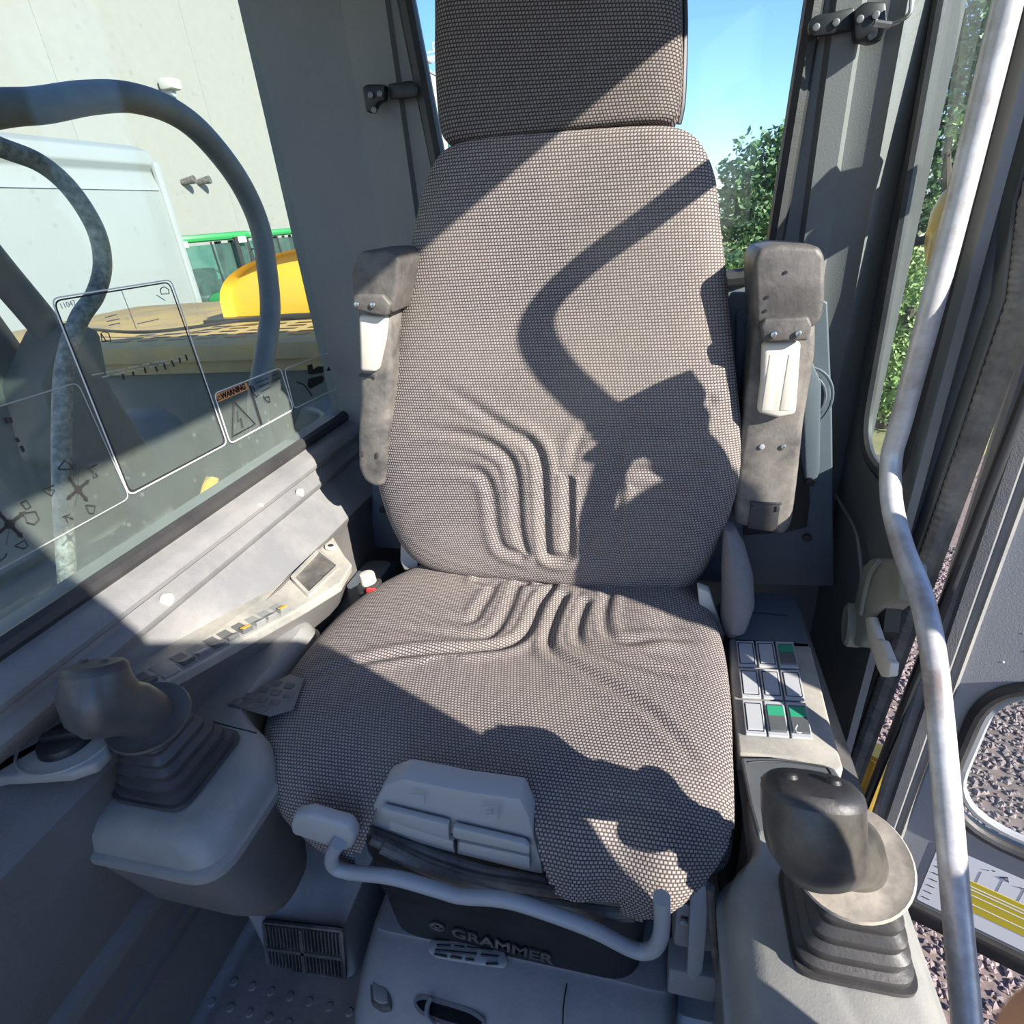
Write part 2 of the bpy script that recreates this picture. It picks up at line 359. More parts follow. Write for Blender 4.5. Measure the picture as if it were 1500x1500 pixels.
# ================================================================ the cab shell
def hole_wall(mb, hole, outer, ax, const, th):
    """wall in plane axis ax (0: X, 1: Y) at const with a rounded hole; hole/outer in (a, z); th: thickness along the axis"""
    n = len(hole); ca = sum(p[0] for p in hole)/n; cz = sum(p[1] for p in hole)/n
    a0, a1, z0, z1 = outer
    out = []
    for a, z in hole:
        dx, dz = a-ca, z-cz; t = 1e9
        if dx > 1e-9: t = min(t, (a1-ca)/dx)
        if dx < -1e-9: t = min(t, (a0-ca)/dx)
        if dz > 1e-9: t = min(t, (z1-cz)/dz)
        if dz < -1e-9: t = min(t, (z0-cz)/dz)
        out.append((ca+dx*t, cz+dz*t))
    # snap the closest ray to each outer corner
    for cx, cy in ((a0, z0), (a1, z0), (a0, z1), (a1, z1)):
        k = min(range(n), key=lambda i: (out[i][0]-cx)**2+(out[i][1]-cy)**2); out[k] = (cx, cy)
    def P(a, z, c): return (c, a, z) if ax == 0 else (a, c, z)
    o = len(mb.v)
    rows = [[P(a, z, const) for a, z in hole], [P(a, z, const) for a, z in out], [P(a, z, const+th) for a, z in out], [P(a, z, const+th) for a, z in hole]]
    rows.append(rows[0]); mb.grid(rows, True); return mb
def rp2(pts, r, k=6): return [(p.x, p.y) for p in roundpoly([(a, b, 0) for a, b in pts], r, k)]
def lift(pts, ax, c): return [((c, a, z) if ax == 0 else (a, c, z)) for a, z in pts]

# left side: big window, sill mouldings, lower panel
hl = rp2([(-.45, .702), (1.232, .702), (1.245, 1.55), (-.45, 1.55)], .10, 8)
struct('wall_left', hole_wall(MB(), hl, (-.75, 1.30, .62, 1.72), 0, -.70, -.05), pillar)
wl = MB()
st = [(-.75, -.69, .60), (.28, -.675, .60), (.46, -.66, .588), (.69, -.612, .556), (.84, -.602, .56), (1.20, -.602, .56)]
prof = [(-.692, .697), (-.68, .690), (-.668, .687), (-.656, .681), (-.650, .672), (-.6515, .665), (-.6575, .660), (-.6565, .653), (-.648, .646), (-.644, .638), (-.646, .630), (-.654, .622)]
rows = []
for y, px, pz in st:
    rows.append([(x, y, z) for x, z in prof]+[(-.654+(px+.654)*t, y, .622+(pz-.622)*t) for t in (.25, .5, .75, 1)])
rr = []
for i in range(len(rows)-1):
    for k in range(6): rr.append([Vector(a).lerp(Vector(b), k/6) for a, b in zip(rows[i], rows[i+1])])
rr.append(rows[-1]); wl.grid(rr)
struct('trim_1', wl, trim)
struct('trim_2', MB().grid([[(x, y, z) for x, z in ((-.70 if y < .3 else -.602, .60 if y < .3 else .56), (-.67 if y < .3 else -.602, .59 if y < .3 else .555), (-.612, .54), (-.615, .49), (-.625, .40), (-.64, .32), (-.628, .31), (-.625, .295), (-.64, .285), (-.645, .225), (-.638, .222), (-.638, .217), (-.648, .212), (-.648, .192), (-.642, .19), (-.642, .185), (-.652, .18), (-.665, .02))] for y in (-.75, .28, .46, .69, .84, 1.2)]), trimd)
sealpts = [(a, z) for a, z in hl]
w1 = struct('window_1', MB().tube(lift(hl, 0, -.694), .0125, 8, smooth=False, closed=True), rub)
struct('pane', MB().box((-.705, -.46, .69), (-.7005, 1.26, 1.56)), gl_left, w1)
for c, r in (((-0.646,0.86,0.648), .0085), ((-0.648,0.521,0.647), .0095), ((-0.652,0.756,0.674), .004)):
    struct('trim_cap', MB().cyl((c[0]-.004, c[1], c[2]), (c[0]+.004, c[1], c[2]), r, r, 24, .0015), ltgrey, bpy.data.objects['trim_1'])
# rear wall with window
hr = rp2([(-.372, .95), (.185, .95), (.212, 1.52), (-.425, 1.52)], .06, 8)
struct('wall_rear', hole_wall(MB(), hr, (-.72, .40, .02, 1.72), 1, 1.15, .05), pillar)
w2 = struct('window_2', MB().tube(lift(hr, 1, 1.145), .0145, 8, smooth=False, closed=True), rub)
struct('pane', MB().box((-.45, 1.17, .93), (.24, 1.174, 1.55)), gl_clear, w2)
# left rear pillar cladding
pc = [(-.695, 1.236), (-.672, 1.21), (-.655, 1.185), (-.625, 1.172), (-.575, 1.168), (-.57, 1.160), (-.53, 1.150), (-.47, 1.142), (-.448, 1.140), (-.442, 1.150)]
struct('trim_3', MB().grid([[(x+(.03 if z < .9 else 0)*(.9-z), y, z) for x, y in pc] for z in (.55, .70, .9, 1.2, 1.72)]), pillar)
struct('trim_4', MB().grid([[(x, y, z) for x, y in ((.225, 1.150), (.23, 1.132), (.262, 1.128), (.27, 1.136), (.305, 1.132), (.318, 1.122), (.326, 1.128), (.352, 1.140), (.36, 1.15))] for z in (.4, .75, 1.0, 1.35, 1.72)]), pillar)
# right side: narrow window, door post
hs = rp2([(.885, .657), (1.085, .657), (1.152, 1.50), (.885, 1.50)], .085, 8)
struct('wall_right', hole_wall(MB(), hs, (.845, 1.20, .02, 1.72), 0, .36, .012), pillar)
w3 = struct('window_3', MB().tube(lift(hs, 0, .362), .0095, 8, smooth=False, closed=True), rub)
struct('pane', MB().box((.366, .86, .63), (.369, 1.18, 1.53)), gl_side, w3)
# added corner panel edged to the shadow line, and the roof (both out of frame)
wf_ = MB()
for q in (((-.75, -.3), (.115, -.3), (.12, .6), (.128, .702), (-.75, .702)), ((-.75, .702), (-.108, .702), (-.108, .785), (-.75, .785)), ((-.025, .702), (.128, .702), (.135, .785), (-.025, .785)),
          ((-.75, .785), (.135, .785), (.14, .85), (.10, 1.06), (-.13, 1.25), (-.22, 1.55), (-.75, 1.55))):
    wf_.prism([(.385, y, z) for y, z in q], (.04, 0, 0))
struct('added_shade_wall', wf_, pillar)
liner = mat('bounce_liner', (.45, .45, .44), .8)  # light tone picked so the unseen ceiling bounces fill into the cab
struct('ceiling', MB().box((-.75, .12, 1.72), (.43, 1.25, 1.78), .02).box((-.75, -.75, 1.72), (-.55, .12, 1.78)).box((.28, -.75, 1.72), (.43, .12, 1.78)).box((-.55, -.75, 1.72), (.28, -.68, 1.78)), liner)
w4 = struct('added_hatch', MB().tube([(-.55, -.68, 1.72), (.28, -.68, 1.72), (.28, .12, 1.72), (-.55, .12, 1.72)], .012, 8, smooth=False, closed=True), rub)  # unseen roof hatch added to let more skylight into the cab
struct('pane', MB().box((-.55, -.68, 1.745), (.28, .12, 1.75)), gl_clear, w4)
struct('trim_5', MB().box((.37, -.75, 1.50), (.42, 1.2, 1.74), .01), pillar)
struct('floor', MB().box((-.72, -.75, -.04), (.42, 1.2, 0)), matf)
# ribbed door seal along the jamb
ja, jb = [(0.405,0.806,0.946),(0.405,0.889,-0.03)]
jd = (Vector(jb)-Vector(ja)).normalized(); A0 = Vector(ja); B0 = Vector(jb)+jd*.25; K1 = Vector((A0.x, A0.y+.035, A0.z+.10)); TOP = Vector((A0.x, A0.y+.045, 1.72))
dj = thing('door_seal', 'black and grey ribbed rubber strip running down the door post behind the handrail', 'seal', (.37, .79, .02))
mb = MB(); nrib = 300
prof_s = [(.000, -.030), (-.004, -.022), (-.012, -.014), (-.016, -.004), (-.014, .006), (-.006, .012), (.004, .014)]
rows = []
for i in range(nrib+1):
    p = TOP.lerp(K1, i/75) if i < 75 else K1.lerp(A0, (i-75)/25) if i < 100 else A0.lerp(B0, (i-100)/200); e = .0016 if i % 2 else 0
    rows.append([p+Vector((x-e*(1 if 1 < k < 6 else 0), y, 0)) for k, (x, y) in enumerate(prof_s)])
mb.grid(rows); obj('ribbed_strip', mb, seal_m, dj, smooth=False)
obj('outer_lip', MB().tube([v+Vector((.030, -.012, 0)) for v in (TOP, K1, A0, B0)], .0075, 10, smooth=False), blk, dj)
obj('inner_lip', MB().tube([v+Vector((-.004, .018, 0)) for v in (TOP, K1, A0, B0)], .006, 10, smooth=False), rub, dj)
struct('trim_6', MB().grid([[p+Vector(o) for o in ((.0, .018, 0), (-.012, .024, 0), (-.012, .05, 0), (-.02, .056, 0), (-.022, .085, 0), (-.008, .10, 0), (-.008, .13, 0))] for p in (TOP, K1, A0, A0.lerp(B0, .5), B0)]), pillar)

# rear panel plate behind the seat
plate = thing('rear_panel', 'dark blue-grey plastic panel across the back wall behind the seat', 'panel', (0, 1.04, .41))
obj('panel_plate', MB().prism([(-0.667,1.04,0.422),(-0.613,1.04,0.505),(-0.557,1.04,0.808),(-0.432,1.04,0.858),(0.109,1.04,0.929),(0.114,1.04,0.941),(0.229,1.04,0.933),(0.258,1.04,0.919),(0.292,1.04,0.744),(0.329,1.04,0.52),(0.352,1.04,0.384),(0.167,1.04,0.376),(-0.537,1.04,0.418)], (0, .012, 0), .003), navy, plate, smooth=False)
obj('recess', MB().prism([(0.243,1.036,0.683),(0.261,1.036,0.691),(0.281,1.036,0.57),(0.283,1.036,0.517),(0.247,1.036,0.504),(0.175,1.036,0.494),(0.173,1.036,0.516),(0.251,1.036,0.522),(0.254,1.036,0.562)], (0, .004, 0)), blk, plate)
obj('cable_cover', MB().prism([(0.121,1.035,0.908),(0.134,1.035,0.916),(0.153,1.035,0.912),(0.171,1.035,0.746),(0.146,1.035,0.74),(0.131,1.035,0.795)], (0, -.012, 0), .004), navy, plate)
for dx in (0, 12):
    obj('vent_rib', MB().tube([(0.124,1.022,0.899),(0.127,1.022,0.908),(0.142,1.022,0.905),(0.159,1.022,0.763)], .002, 6), navy, plate) if dx == 0 else obj('vent_rib', MB().tube([(0.131,1.022,0.888),(0.134,1.022,0.897),(0.139,1.022,0.894),(0.15,1.022,0.798)], .002, 6), navy, plate)
sc = (0.242,1.035,0.764)
for r in (.045, .034, .022): obj('speaker_ring', MB().tube([(sc[0]+r*math.cos(t*PI/16), sc[1]-.002, sc[2]+r*1.2*math.sin(t*PI/16)) for t in range(32)], .0025, 6, smooth=False, closed=True), navy, plate)
obj('speaker_cover', MB().prism([(0.219,1.036,0.81),(0.248,1.036,0.827),(0.266,1.036,0.792),(0.287,1.036,0.632),(0.283,1.036,0.602),(0.269,1.036,0.602),(0.24,1.036,0.696)], (0, -.006, 0), .003), navy, plate)
for c in ((0.287,1.036,0.494), (0.273,1.028,0.614), (-0.581,1.036,0.523)): screw(plate, c, (0, -1, 0), .008, rub)
# right lower wall pieces: black wire, side cover
o = obj('cable', MB().tube([(0.345,1.123,0.548),(0.345,1.054,0.549),(0.345,0.982,0.546),(0.345,0.948,0.532),(0.345,0.911,0.5),(0.345,0.899,0.481)], .003, 8), trim, None, label='thin grey cable curving down the side wall above the door latch cover', cat='cable')

# ================================================================ operator seat
seat = thing('operator_seat', 'grey woven fabric operator seat with headrest and raised armrests', 'seat', (-.19, .6, 0))
BN = Vector((0, -1, .13)).normalized()
def bpill(rows_px, T, **k): return pillow([(a, b, BN) for a, b in rows_px], T, **k)
# backrest outline (left, right) from top to bottom
bL = [(-0.263,0.965,1.175),(-0.301,0.965,1.171),(-0.327,0.963,1.157),(-0.353,0.958,1.119),(-0.374,0.951,1.064),(-0.412,0.938,0.97),(-0.459,0.921,0.838),(-0.49,0.909,0.742),(-0.493,0.898,0.658),(-0.476,0.887,0.577),(-0.447,0.88,0.522),(-0.401,0.877,0.494)]
bR = [(0.01,0.964,1.163),(0.033,0.963,1.155),(0.052,0.96,1.137),(0.07,0.955,1.099),(0.08,0.948,1.044),(0.096,0.938,0.963),(0.119,0.92,0.827),(0.135,0.909,0.743),(0.134,0.9,0.676),(0.119,0.89,0.6),(0.094,0.881,0.524),(0.063,0.874,0.477)]
lum = []
for pts, a in (([(-0.333,0.868,0.845),(-0.289,0.865,0.817),(-0.235,0.86,0.778),(-0.196,0.857,0.756),(-0.178,0.853,0.728),(-0.174,0.846,0.67),(-0.173,0.834,0.585),(-0.167,0.831,0.558),(-0.139,0.831,0.559),(-0.132,0.835,0.587),(-0.132,0.849,0.694)], 1.15), ([(-0.386,0.86,0.778),(-0.323,0.859,0.77),(-0.271,0.857,0.756),(-0.232,0.853,0.73),(-0.22,0.848,0.693),(-0.218,0.837,0.608),(-0.21,0.832,0.564)], .9), ([(-0.41,0.851,0.709),(-0.334,0.851,0.712),(-0.281,0.85,0.703),(-0.263,0.845,0.668),(-0.259,0.837,0.606),(-0.249,0.832,0.569),(-0.217,0.831,0.557)], .75),
               ([(-0.101,0.853,0.731),(-0.101,0.843,0.649),(-0.099,0.833,0.576),(-0.081,0.831,0.558),(-0.059,0.833,0.572),(-0.054,0.843,0.65),(-0.052,0.856,0.751),(-0.03,0.862,0.793)], .7), ([(-0.054,0.849,0.696),(-0.023,0.851,0.71),(0.044,0.851,0.709),(0.084,0.852,0.72)], .6), ([(-0.045,0.857,0.762),(0.026,0.86,0.783),(0.078,0.864,0.813)], .6), ([(-0.129,0.85,0.706),(-0.113,0.857,0.762),(-0.081,0.86,0.783)], .6)):
    lum.append((pts, a))
def brip(q):
    return .007*math.sin((q.x+.14)*9)*0 - .010*math.exp(-((q.z-.98)/.16)**2-((q.x+.14)/.16)**2)
mb = bpill(list(zip(bL, bR)), .062, nu=230, nv=330, grooves=lum, amp=.0048, sig=.0078, eu=5, ev=14, back=.05, ripple=brip)
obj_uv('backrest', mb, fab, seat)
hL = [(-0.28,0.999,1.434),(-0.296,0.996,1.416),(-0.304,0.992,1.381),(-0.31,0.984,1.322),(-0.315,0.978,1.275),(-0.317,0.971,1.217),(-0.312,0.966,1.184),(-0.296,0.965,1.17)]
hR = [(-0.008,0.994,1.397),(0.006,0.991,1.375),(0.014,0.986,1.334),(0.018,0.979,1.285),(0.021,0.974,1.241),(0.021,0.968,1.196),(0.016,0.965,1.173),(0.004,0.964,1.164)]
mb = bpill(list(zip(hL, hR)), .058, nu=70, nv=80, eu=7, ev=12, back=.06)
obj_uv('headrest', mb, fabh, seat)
obj('headrest_edge', MB().tube([(0.014,0.993,1.349),(0.02,0.985,1.293),(0.022,0.979,1.242),(0.022,0.973,1.196),(0.018,0.97,1.172)], .0045, 8), blk, seat)
obj('headrest_shell', MB().box((-.27, 1.0, 1.17), (-.0, 1.045, 1.40), .02), blk, seat)
obj('backrest_shell', MB().prism([(x, .97, z) for x, z in ((-.42, .60), (-.35, .52), (.02, .50), (.08, .60), (.085, .80), (.03, 1.12), (-.30, 1.13), (-.44, .82))], (0, .04, 0), .015), blk, seat)
# cushion: rows rear -> front edge, then down the front
UPN = Vector((0, 0, 1))
crow = [((-.395, .895, .475), (.02, .885, .475), (0, .1, 1)), ((-.455, .86, .462), (.075, .86, .462), (0, 0, 1)), ((-.505, .80, .458), (.104, .80, .458), (0, 0, 1)), ((-.532, .72, .458), (.114, .72, .458), (0, 0, 1)),
        ((-.541, .62, .458), (.114, .62, .458), (0, 0, 1)), ((-.536, .53, .456), (.108, .53, .456), (0, 0, 1)), ((-.520, .475, .450), (.104, .475, .454), (0, -.12, 1)),
        ((-.495, .435, .438), (.100, .438, .446), (0, -.45, .9)), ((-.455, .410, .415), (.090, .412, .43), (0, -.9, .45)), ((-.40, .402, .385), (.060, .405, .405), (0, -1, .12)), ((-.365, .405, .362), (.01, .41, .362), (0, -1, 0))]
cg = []
for pts, a in (([(-0.266,0.811,0.503),(-0.3,0.818,0.503),(-0.269,0.808,0.503),(-0.273,0.744,0.503),(-0.28,0.708,0.503),(-0.314,0.705,0.503),(-0.393,0.72,0.503)], .7), ([(-0.213,0.823,0.503),(-0.226,0.813,0.503),(-0.228,0.755,0.503),(-0.235,0.691,0.503),(-0.258,0.671,0.503),(-0.324,0.666,0.503),(-0.421,0.671,0.503)], .8), ([(-0.189,0.826,0.503),(-0.165,0.828,0.503),(-0.179,0.77,0.503),(-0.185,0.697,0.503),(-0.206,0.662,0.503),(-0.25,0.643,0.503),(-0.35,0.614,0.503),(-0.407,0.591,0.503),(-0.46,0.563,0.503),(-0.499,0.533,0.503)], 1.),
               ([(-0.141,0.794,0.503),(-0.148,0.737,0.503),(-0.148,0.677,0.503),(-0.133,0.648,0.503),(-0.091,0.618,0.503),(-0.041,0.585,0.503),(0.004,0.555,0.503),(0.045,0.508,0.503),(0.059,0.486,0.503)], 1.1), ([(-0.102,0.779,0.503),(-0.107,0.715,0.503),(-0.098,0.676,0.503),(-0.066,0.657,0.503),(-0.026,0.641,0.503),(0.021,0.627,0.503),(0.062,0.628,0.503)], .8), ([(-0.065,0.812,0.503),(-0.069,0.746,0.503),(-0.057,0.697,0.503),(-0.028,0.685,0.503),(0.031,0.7,0.503),(0.08,0.715,0.503)], .7),
               ([(-0.289,0.612,0.503),(-0.299,0.596,0.503)], .1), ([(-0.065,0.403,0.503),(-0.03,0.422,0.503),(0.014,0.417,0.503),(0.048,0.395,0.503)], .4)):
    cg.append((pts, a))
def crip(q):
    r = .004*math.exp(-((q.x+.19)/.12)**2)*0
    r += -.010*math.exp(-((q.x+.18)/.13)**2-((q.y-.72)/.16)**2)          # dished middle
    r += .006*math.exp(-((q.x-.03)/.05)**2-((q.y-.80)/.06)**2) - .008*math.exp(-((q.x-.04)/.035)**2-((q.y-.74)/.05)**2) + .005*math.exp(-((q.x-.02)/.03)**2-((q.y-.69)/.02)**2)
    r += .006*math.sin(q.x*60)*max(0, min(1, (.44-q.y)/.05))*max(0, min(1, (q.x+.10)/.05))
    return r
def cv(b, ev, pr): return max(0, 1-abs(min(b, 0))**ev)**(1/pr)
def cskip(p):        # cut-out in the cover for the grey handle panel, and the fabric's hem
    x, y, z = p
    if y > .435: return False
    zc = 1.2
    if -.30 < x < -.125: zc = .492-(x+.27)*.02
    elif -.335 < x <= -.30: zc = .492-(-.30-x)/.035*.10
    elif -.125 <= x < -.09: zc = .492-(x+.125)/.035*.075
    elif -.09 <= x < -.02: zc = .418-(x+.09)*.10
    elif -.02 <= x < .005: zc = .385
    elif .005 <= x: zc = .40+(x-.005)*.75
    elif x <= -.335: zc = .395+(-.335-x)*.14
    if -.335 < x < -.09: return z < zc or (y < .36 and z < .47)
    return z < zc
mb = pillow([(Vector(a), Vector(b), Vector(n)) for a, b, n in crow], .048, nu=250, nv=330, taper='e', grooves=cg, amp=.0050, sig=.0075, eu=7, ev=10, back=.02, vfun=cv, ripple=crip, skipf=cskip)
obj_uv('seat_cushion', mb, fab, seat)
# grey adjuster panel under the front edge
hp = obj('adjuster_panel', MB().prism([(-0.319,0.389,0.456),(-0.29,0.389,0.51),(-0.263,0.389,0.527),(-0.191,0.389,0.522),(-0.127,0.389,0.523),(-0.119,0.389,0.493),(-0.111,0.389,0.419),(-0.109,0.389,0.392),(-0.139,0.389,0.394),(-0.223,0.389,0.403),(-0.31,0.389,0.417),(-0.328,0.389,0.425)], (0, .03, 0), .004), ltgrey, seat)
obj('flap', MB().prism([(-0.293,0.378,0.485),(-0.212,0.378,0.475),(-0.215,0.378,0.446),(-0.29,0.378,0.463),(-0.295,0.378,0.47)], (0, .008, 0), .002), ltgrey, hp)
obj('flap', MB().prism([(-0.207,0.378,0.472),(-0.125,0.378,0.464),(-0.119,0.378,0.458),(-0.12,0.378,0.446),(-0.21,0.378,0.452)], (0, .008, 0), .002), ltgrey, hp)
obj('lower_flap', MB().prism([(-0.288,0.38,0.46),(-0.211,0.38,0.442),(-0.213,0.38,0.425),(-0.292,0.38,0.442)], (0, .008, 0), .0015), ltgrey, hp)
obj('lower_flap', MB().prism([(-0.205,0.38,0.443),(-0.121,0.38,0.438),(-0.122,0.38,0.415),(-0.207,0.38,0.426)], (0, .008, 0), .0015), ltgrey, hp)
obj('divider', MB().tube([(-0.207,0.379,0.446),(-0.21,0.379,0.422)], .002, 6), blk, hp)
for q in ([(-0.254,0.383,0.513),(-0.236,0.383,0.514),(-0.238,0.383,0.5)], [(-0.17,0.383,0.51),(-0.15,0.383,0.517),(-0.153,0.383,0.493)], [(-0.167,0.383,0.497),(-0.158,0.383,0.501),(-0.159,0.383,0.508),(-0.166,0.383,0.504)]): obj('moulded_mark', MB().tube(q, .0009, 5, smooth=False), steel, hp)
# black frame, hoses below the cushion
obj('seat_pan', MB().box((-.42, .42, .395), (.07, .88, .445), .015), blk, seat)
for q, r in (([(-0.315,0.375,0.429),(-0.269,0.375,0.409),(-0.195,0.375,0.387),(-0.112,0.375,0.39),(-0.057,0.375,0.395),(-0.008,0.375,0.4)], .0075), ([(-0.299,0.37,0.427),(-0.251,0.37,0.401),(-0.185,0.37,0.383),(-0.104,0.37,0.374),(-0.041,0.37,0.378),(-0.004,0.37,0.387)], .009), ([(-0.324,0.385,0.428),(-0.256,0.385,0.407),(-0.188,0.385,0.392),(-0.106,0.385,0.388)], .006)):
    obj('fabric_welt', MB().tube(q, r, 10), rubd, seat)
obj('frame_rail', MB().prism([(-0.34,0.4,0.388),(-0.11,0.4,0.357),(-0.004,0.4,0.342),(-0.004,0.4,0.31),(-0.122,0.4,0.294),(-0.257,0.4,0.318),(-0.346,0.4,0.333)], (0, .03, 0), .003), blk, seat)
# suspension bellows with raised lettering
bel = MB()
def bpt(px): return px
lv = [([(-0.366,0.405,0.273),(0.014,0.405,0.307)], 0), ([(-0.365,0.398,0.243),(0.011,0.398,0.285)], .006), ([(-0.364,0.4,0.233),(0.009,0.4,0.265)], 0), ([(-0.361,0.395,0.216),(0.006,0.395,0.234)], .008), ([(-0.354,0.402,0.193),(-0.006,0.402,0.163)], .0), ([(-0.359,0.41,0.134),(-0.024,0.41,0.095)], 0)]
X0, X1 = -.368, .010
zs = [.455, .392, .386, .33, .322, .315, .245, .235, .205, .147]
ins = [.012, .004, -.002, -.004, .006, .0, -.002, .004, .001, .003]
rows = []
for z, i in zip(zs, ins):
    rows.append([(p.x, p.y, z+.10*(-(p.x+.17))*0) for p in roundpoly([(X0+i, .405+i, 0), (X1-i, .405+i, 0), (X1-i, .80, 0), (X0+i, .80, 0)], .05, 6)])
bel.grid(rows, True, True); bo = obj('suspension_bellows', bel, bellm, seat)
tm = frame((-0.288,0.402,0.197), Vector((-0.069,0.402,0.178))-Vector((-0.288,0.402,0.197)), (0, 0, 1))
lt = text('lettering', 'GRAMMER', .031, frame((-0.256,0.402,0.184), Vector((-0.106,0.402,0.167))-Vector((-0.256,0.402,0.184)), (0, 0, 1)), rubd, bo, .0008, .0006)
rc = (-0.275,0.402,0.199)
obj('round_emblem', MB().tube([(rc[0]+.010*math.cos(t*PI/12), rc[1], rc[2]+.008*math.sin(t*PI/12)) for t in range(24)], .0014, 6, smooth=False, closed=True), rubd, bo)
obj('round_emblem_bar', MB().tube([(rc[0]-.007, rc[1], rc[2]+.004), (rc[0], rc[1], rc[2]-.003), (rc[0]+.007, rc[1], rc[2]+.003)], .0013, 6, smooth=False), rubd, bo)
# bent adjusting bar under the front of the seat, left lever
obj('adjusting_bar', MB().tube([(-0.335,0.345,0.46),(-0.349,0.345,0.437),(-0.354,0.345,0.412),(-0.336,0.345,0.405),(-0.278,0.345,0.412),(-0.224,0.345,0.405),(-0.196,0.345,0.401),(-0.155,0.345,0.41),(-0.12,0.345,0.409),(-0.053,0.345,0.39),(-0.01,0.345,0.367),(0.008,0.345,0.365),(0.02,0.345,0.382),(0.024,0.345,0.416),(0.022,0.345,0.47)], .0085, 12), steel, seat)
obj('tilt_lever', MB().prism([Vector(p) for p in [(-0.402,0.35,0.463),(-0.392,0.35,0.485),(-0.37,0.35,0.494),(-0.32,0.35,0.485),(-0.316,0.35,0.466),(-0.325,0.35,0.444),(-0.337,0.35,0.433),(-0.392,0.35,0.446),(-0.404,0.35,0.448)]], (0, .018, 0), .007, 3), ltgrey, seat)
# seat side bracket and right recliner cover
obj('side_bracket', MB().prism([(-0.461,0.86,0.545),(-0.434,0.86,0.542),(-0.429,0.86,0.524),(-0.435,0.86,0.49),(-0.464,0.86,0.485),(-0.469,0.86,0.506)], (0, .03, 0), .003), ltgrey, seat)
# seat belt retractor cover on the right
beltm = mat('belt_cover', (.13, .13, .14), .8, dust=(.28, .25, .22), damt=.5)
obj('belt_retractor', MB().rings([(c, (1, 0, 0), (0, 1, 0), a, b, 2.4) for c, a, b in (((.128, .80, .456), .010, .03), ((.134, .80, .475), .020, .045), ((.138, .81, .51), .024, .05), ((.136, .83, .545), .023, .046), ((.130, .85, .58), .017, .036), ((.122, .87, .605), .009, .02))]), beltm, seat)
obj('retractor_bracket', MB().prism([(0.075,0.8,0.527),(0.094,0.8,0.52),(0.124,0.8,0.438),(0.121,0.8,0.396),(0.101,0.8,0.435),(0.082,0.8,0.476)], (0, .02, 0), .003), cream, seat)

def armrest(pts_pad, top, low, lever, brk, screws, clip, y, name, dep=.11, lean=.0):
    a = obj(name, MB().prism(low, (0, dep*.8, 0), .010, 3), rubd, seat)
    obj('arm_pad', MB().prism(pts_pad, (0, dep, 0), .014, 4), worn, a)
    obj('bracket', MB().prism(brk, (0, .02, 0), .004, 3), worn, a)
    obj('lever_handle', MB().prism(lever, (0, .022, 0), .006, 3), cream, a)
    for s in screws: screw(a, s, (0, -1, 0), .0042, chrome)
    for c in clip: obj('clip', MB().prism(c, (0, .004, 0), .0008), rub, a)
    return a
armrest([(0.127,0.85,0.92),(0.116,0.85,1.001),(0.121,0.85,1.016),(0.143,0.85,1.02),(0.191,0.85,1.015),(0.2,0.85,1.003),(0.208,0.85,0.95),(0.207,0.85,0.927),(0.199,0.85,0.915)], 0,
        [(0.129,0.875,0.924),(0.207,0.875,0.921),(0.213,0.875,0.875),(0.212,0.875,0.777),(0.216,0.875,0.69),(0.218,0.875,0.606),(0.21,0.875,0.586),(0.131,0.875,0.603),(0.126,0.875,0.688),(0.129,0.875,0.777),(0.129,0.875,0.859)], [(0.14,0.856,0.897),(0.188,0.856,0.898),(0.192,0.856,0.843),(0.195,0.856,0.796),(0.172,0.856,0.79),(0.144,0.856,0.798),(0.144,0.856,0.844)], [(0.131,0.84,0.923),(0.136,0.84,0.932),(0.189,0.84,0.933),(0.195,0.84,0.921),(0.193,0.84,0.902),(0.137,0.84,0.902)],
        [(0.149,0.838,0.912),(0.179,0.838,0.912)], ([(0.152,0.872,0.647),(0.195,0.872,0.646),(0.196,0.872,0.595),(0.152,0.872,0.6)], [(0.15,0.871,0.648),(0.197,0.871,0.647),(0.197,0.871,0.644),(0.15,0.871,0.645)], [(0.152,0.87,0.642),(0.158,0.87,0.641),(0.159,0.87,0.634),(0.153,0.87,0.635)], [(0.189,0.87,0.642),(0.195,0.87,0.642),(0.195,0.87,0.633),(0.189,0.87,0.632)]), .80, 'armrest')
armrest([(-0.444,0.82,0.977),(-0.435,0.82,1.025),(-0.424,0.82,1.044),(-0.412,0.82,1.053),(-0.363,0.82,1.051),(-0.354,0.82,1.04),(-0.364,0.82,1.003),(-0.38,0.82,0.964),(-0.393,0.82,0.976),(-0.425,0.82,0.981)], 0,
        [(-0.449,0.845,0.98),(-0.394,0.845,0.972),(-0.412,0.845,0.858),(-0.442,0.845,0.753),(-0.463,0.845,0.673),(-0.483,0.845,0.668),(-0.501,0.845,0.683),(-0.506,0.845,0.708),(-0.494,0.845,0.766),(-0.474,0.845,0.837)], [(-0.438,0.826,0.966),(-0.395,0.826,0.962),(-0.406,0.826,0.926),(-0.427,0.826,0.879),(-0.454,0.826,0.881),(-0.445,0.826,0.928)], [(-0.435,0.812,0.993),(-0.429,0.812,0.997),(-0.386,0.812,0.994),(-0.376,0.812,0.98),(-0.386,0.812,0.964),(-0.408,0.812,0.968),(-0.434,0.812,0.975)],
        [(-0.428,0.81,0.983),(-0.403,0.81,0.981)], ([(-0.466,0.842,0.874),(-0.439,0.842,0.871),(-0.44,0.842,0.864),(-0.443,0.842,0.868),(-0.466,0.842,0.869)], [(-0.492,0.842,0.739),(-0.488,0.842,0.739),(-0.49,0.842,0.729),(-0.494,0.842,0.729)], [(-0.464,0.842,0.737),(-0.46,0.842,0.737),(-0.462,0.842,0.727),(-0.466,0.842,0.727)]), .82, 'armrest')
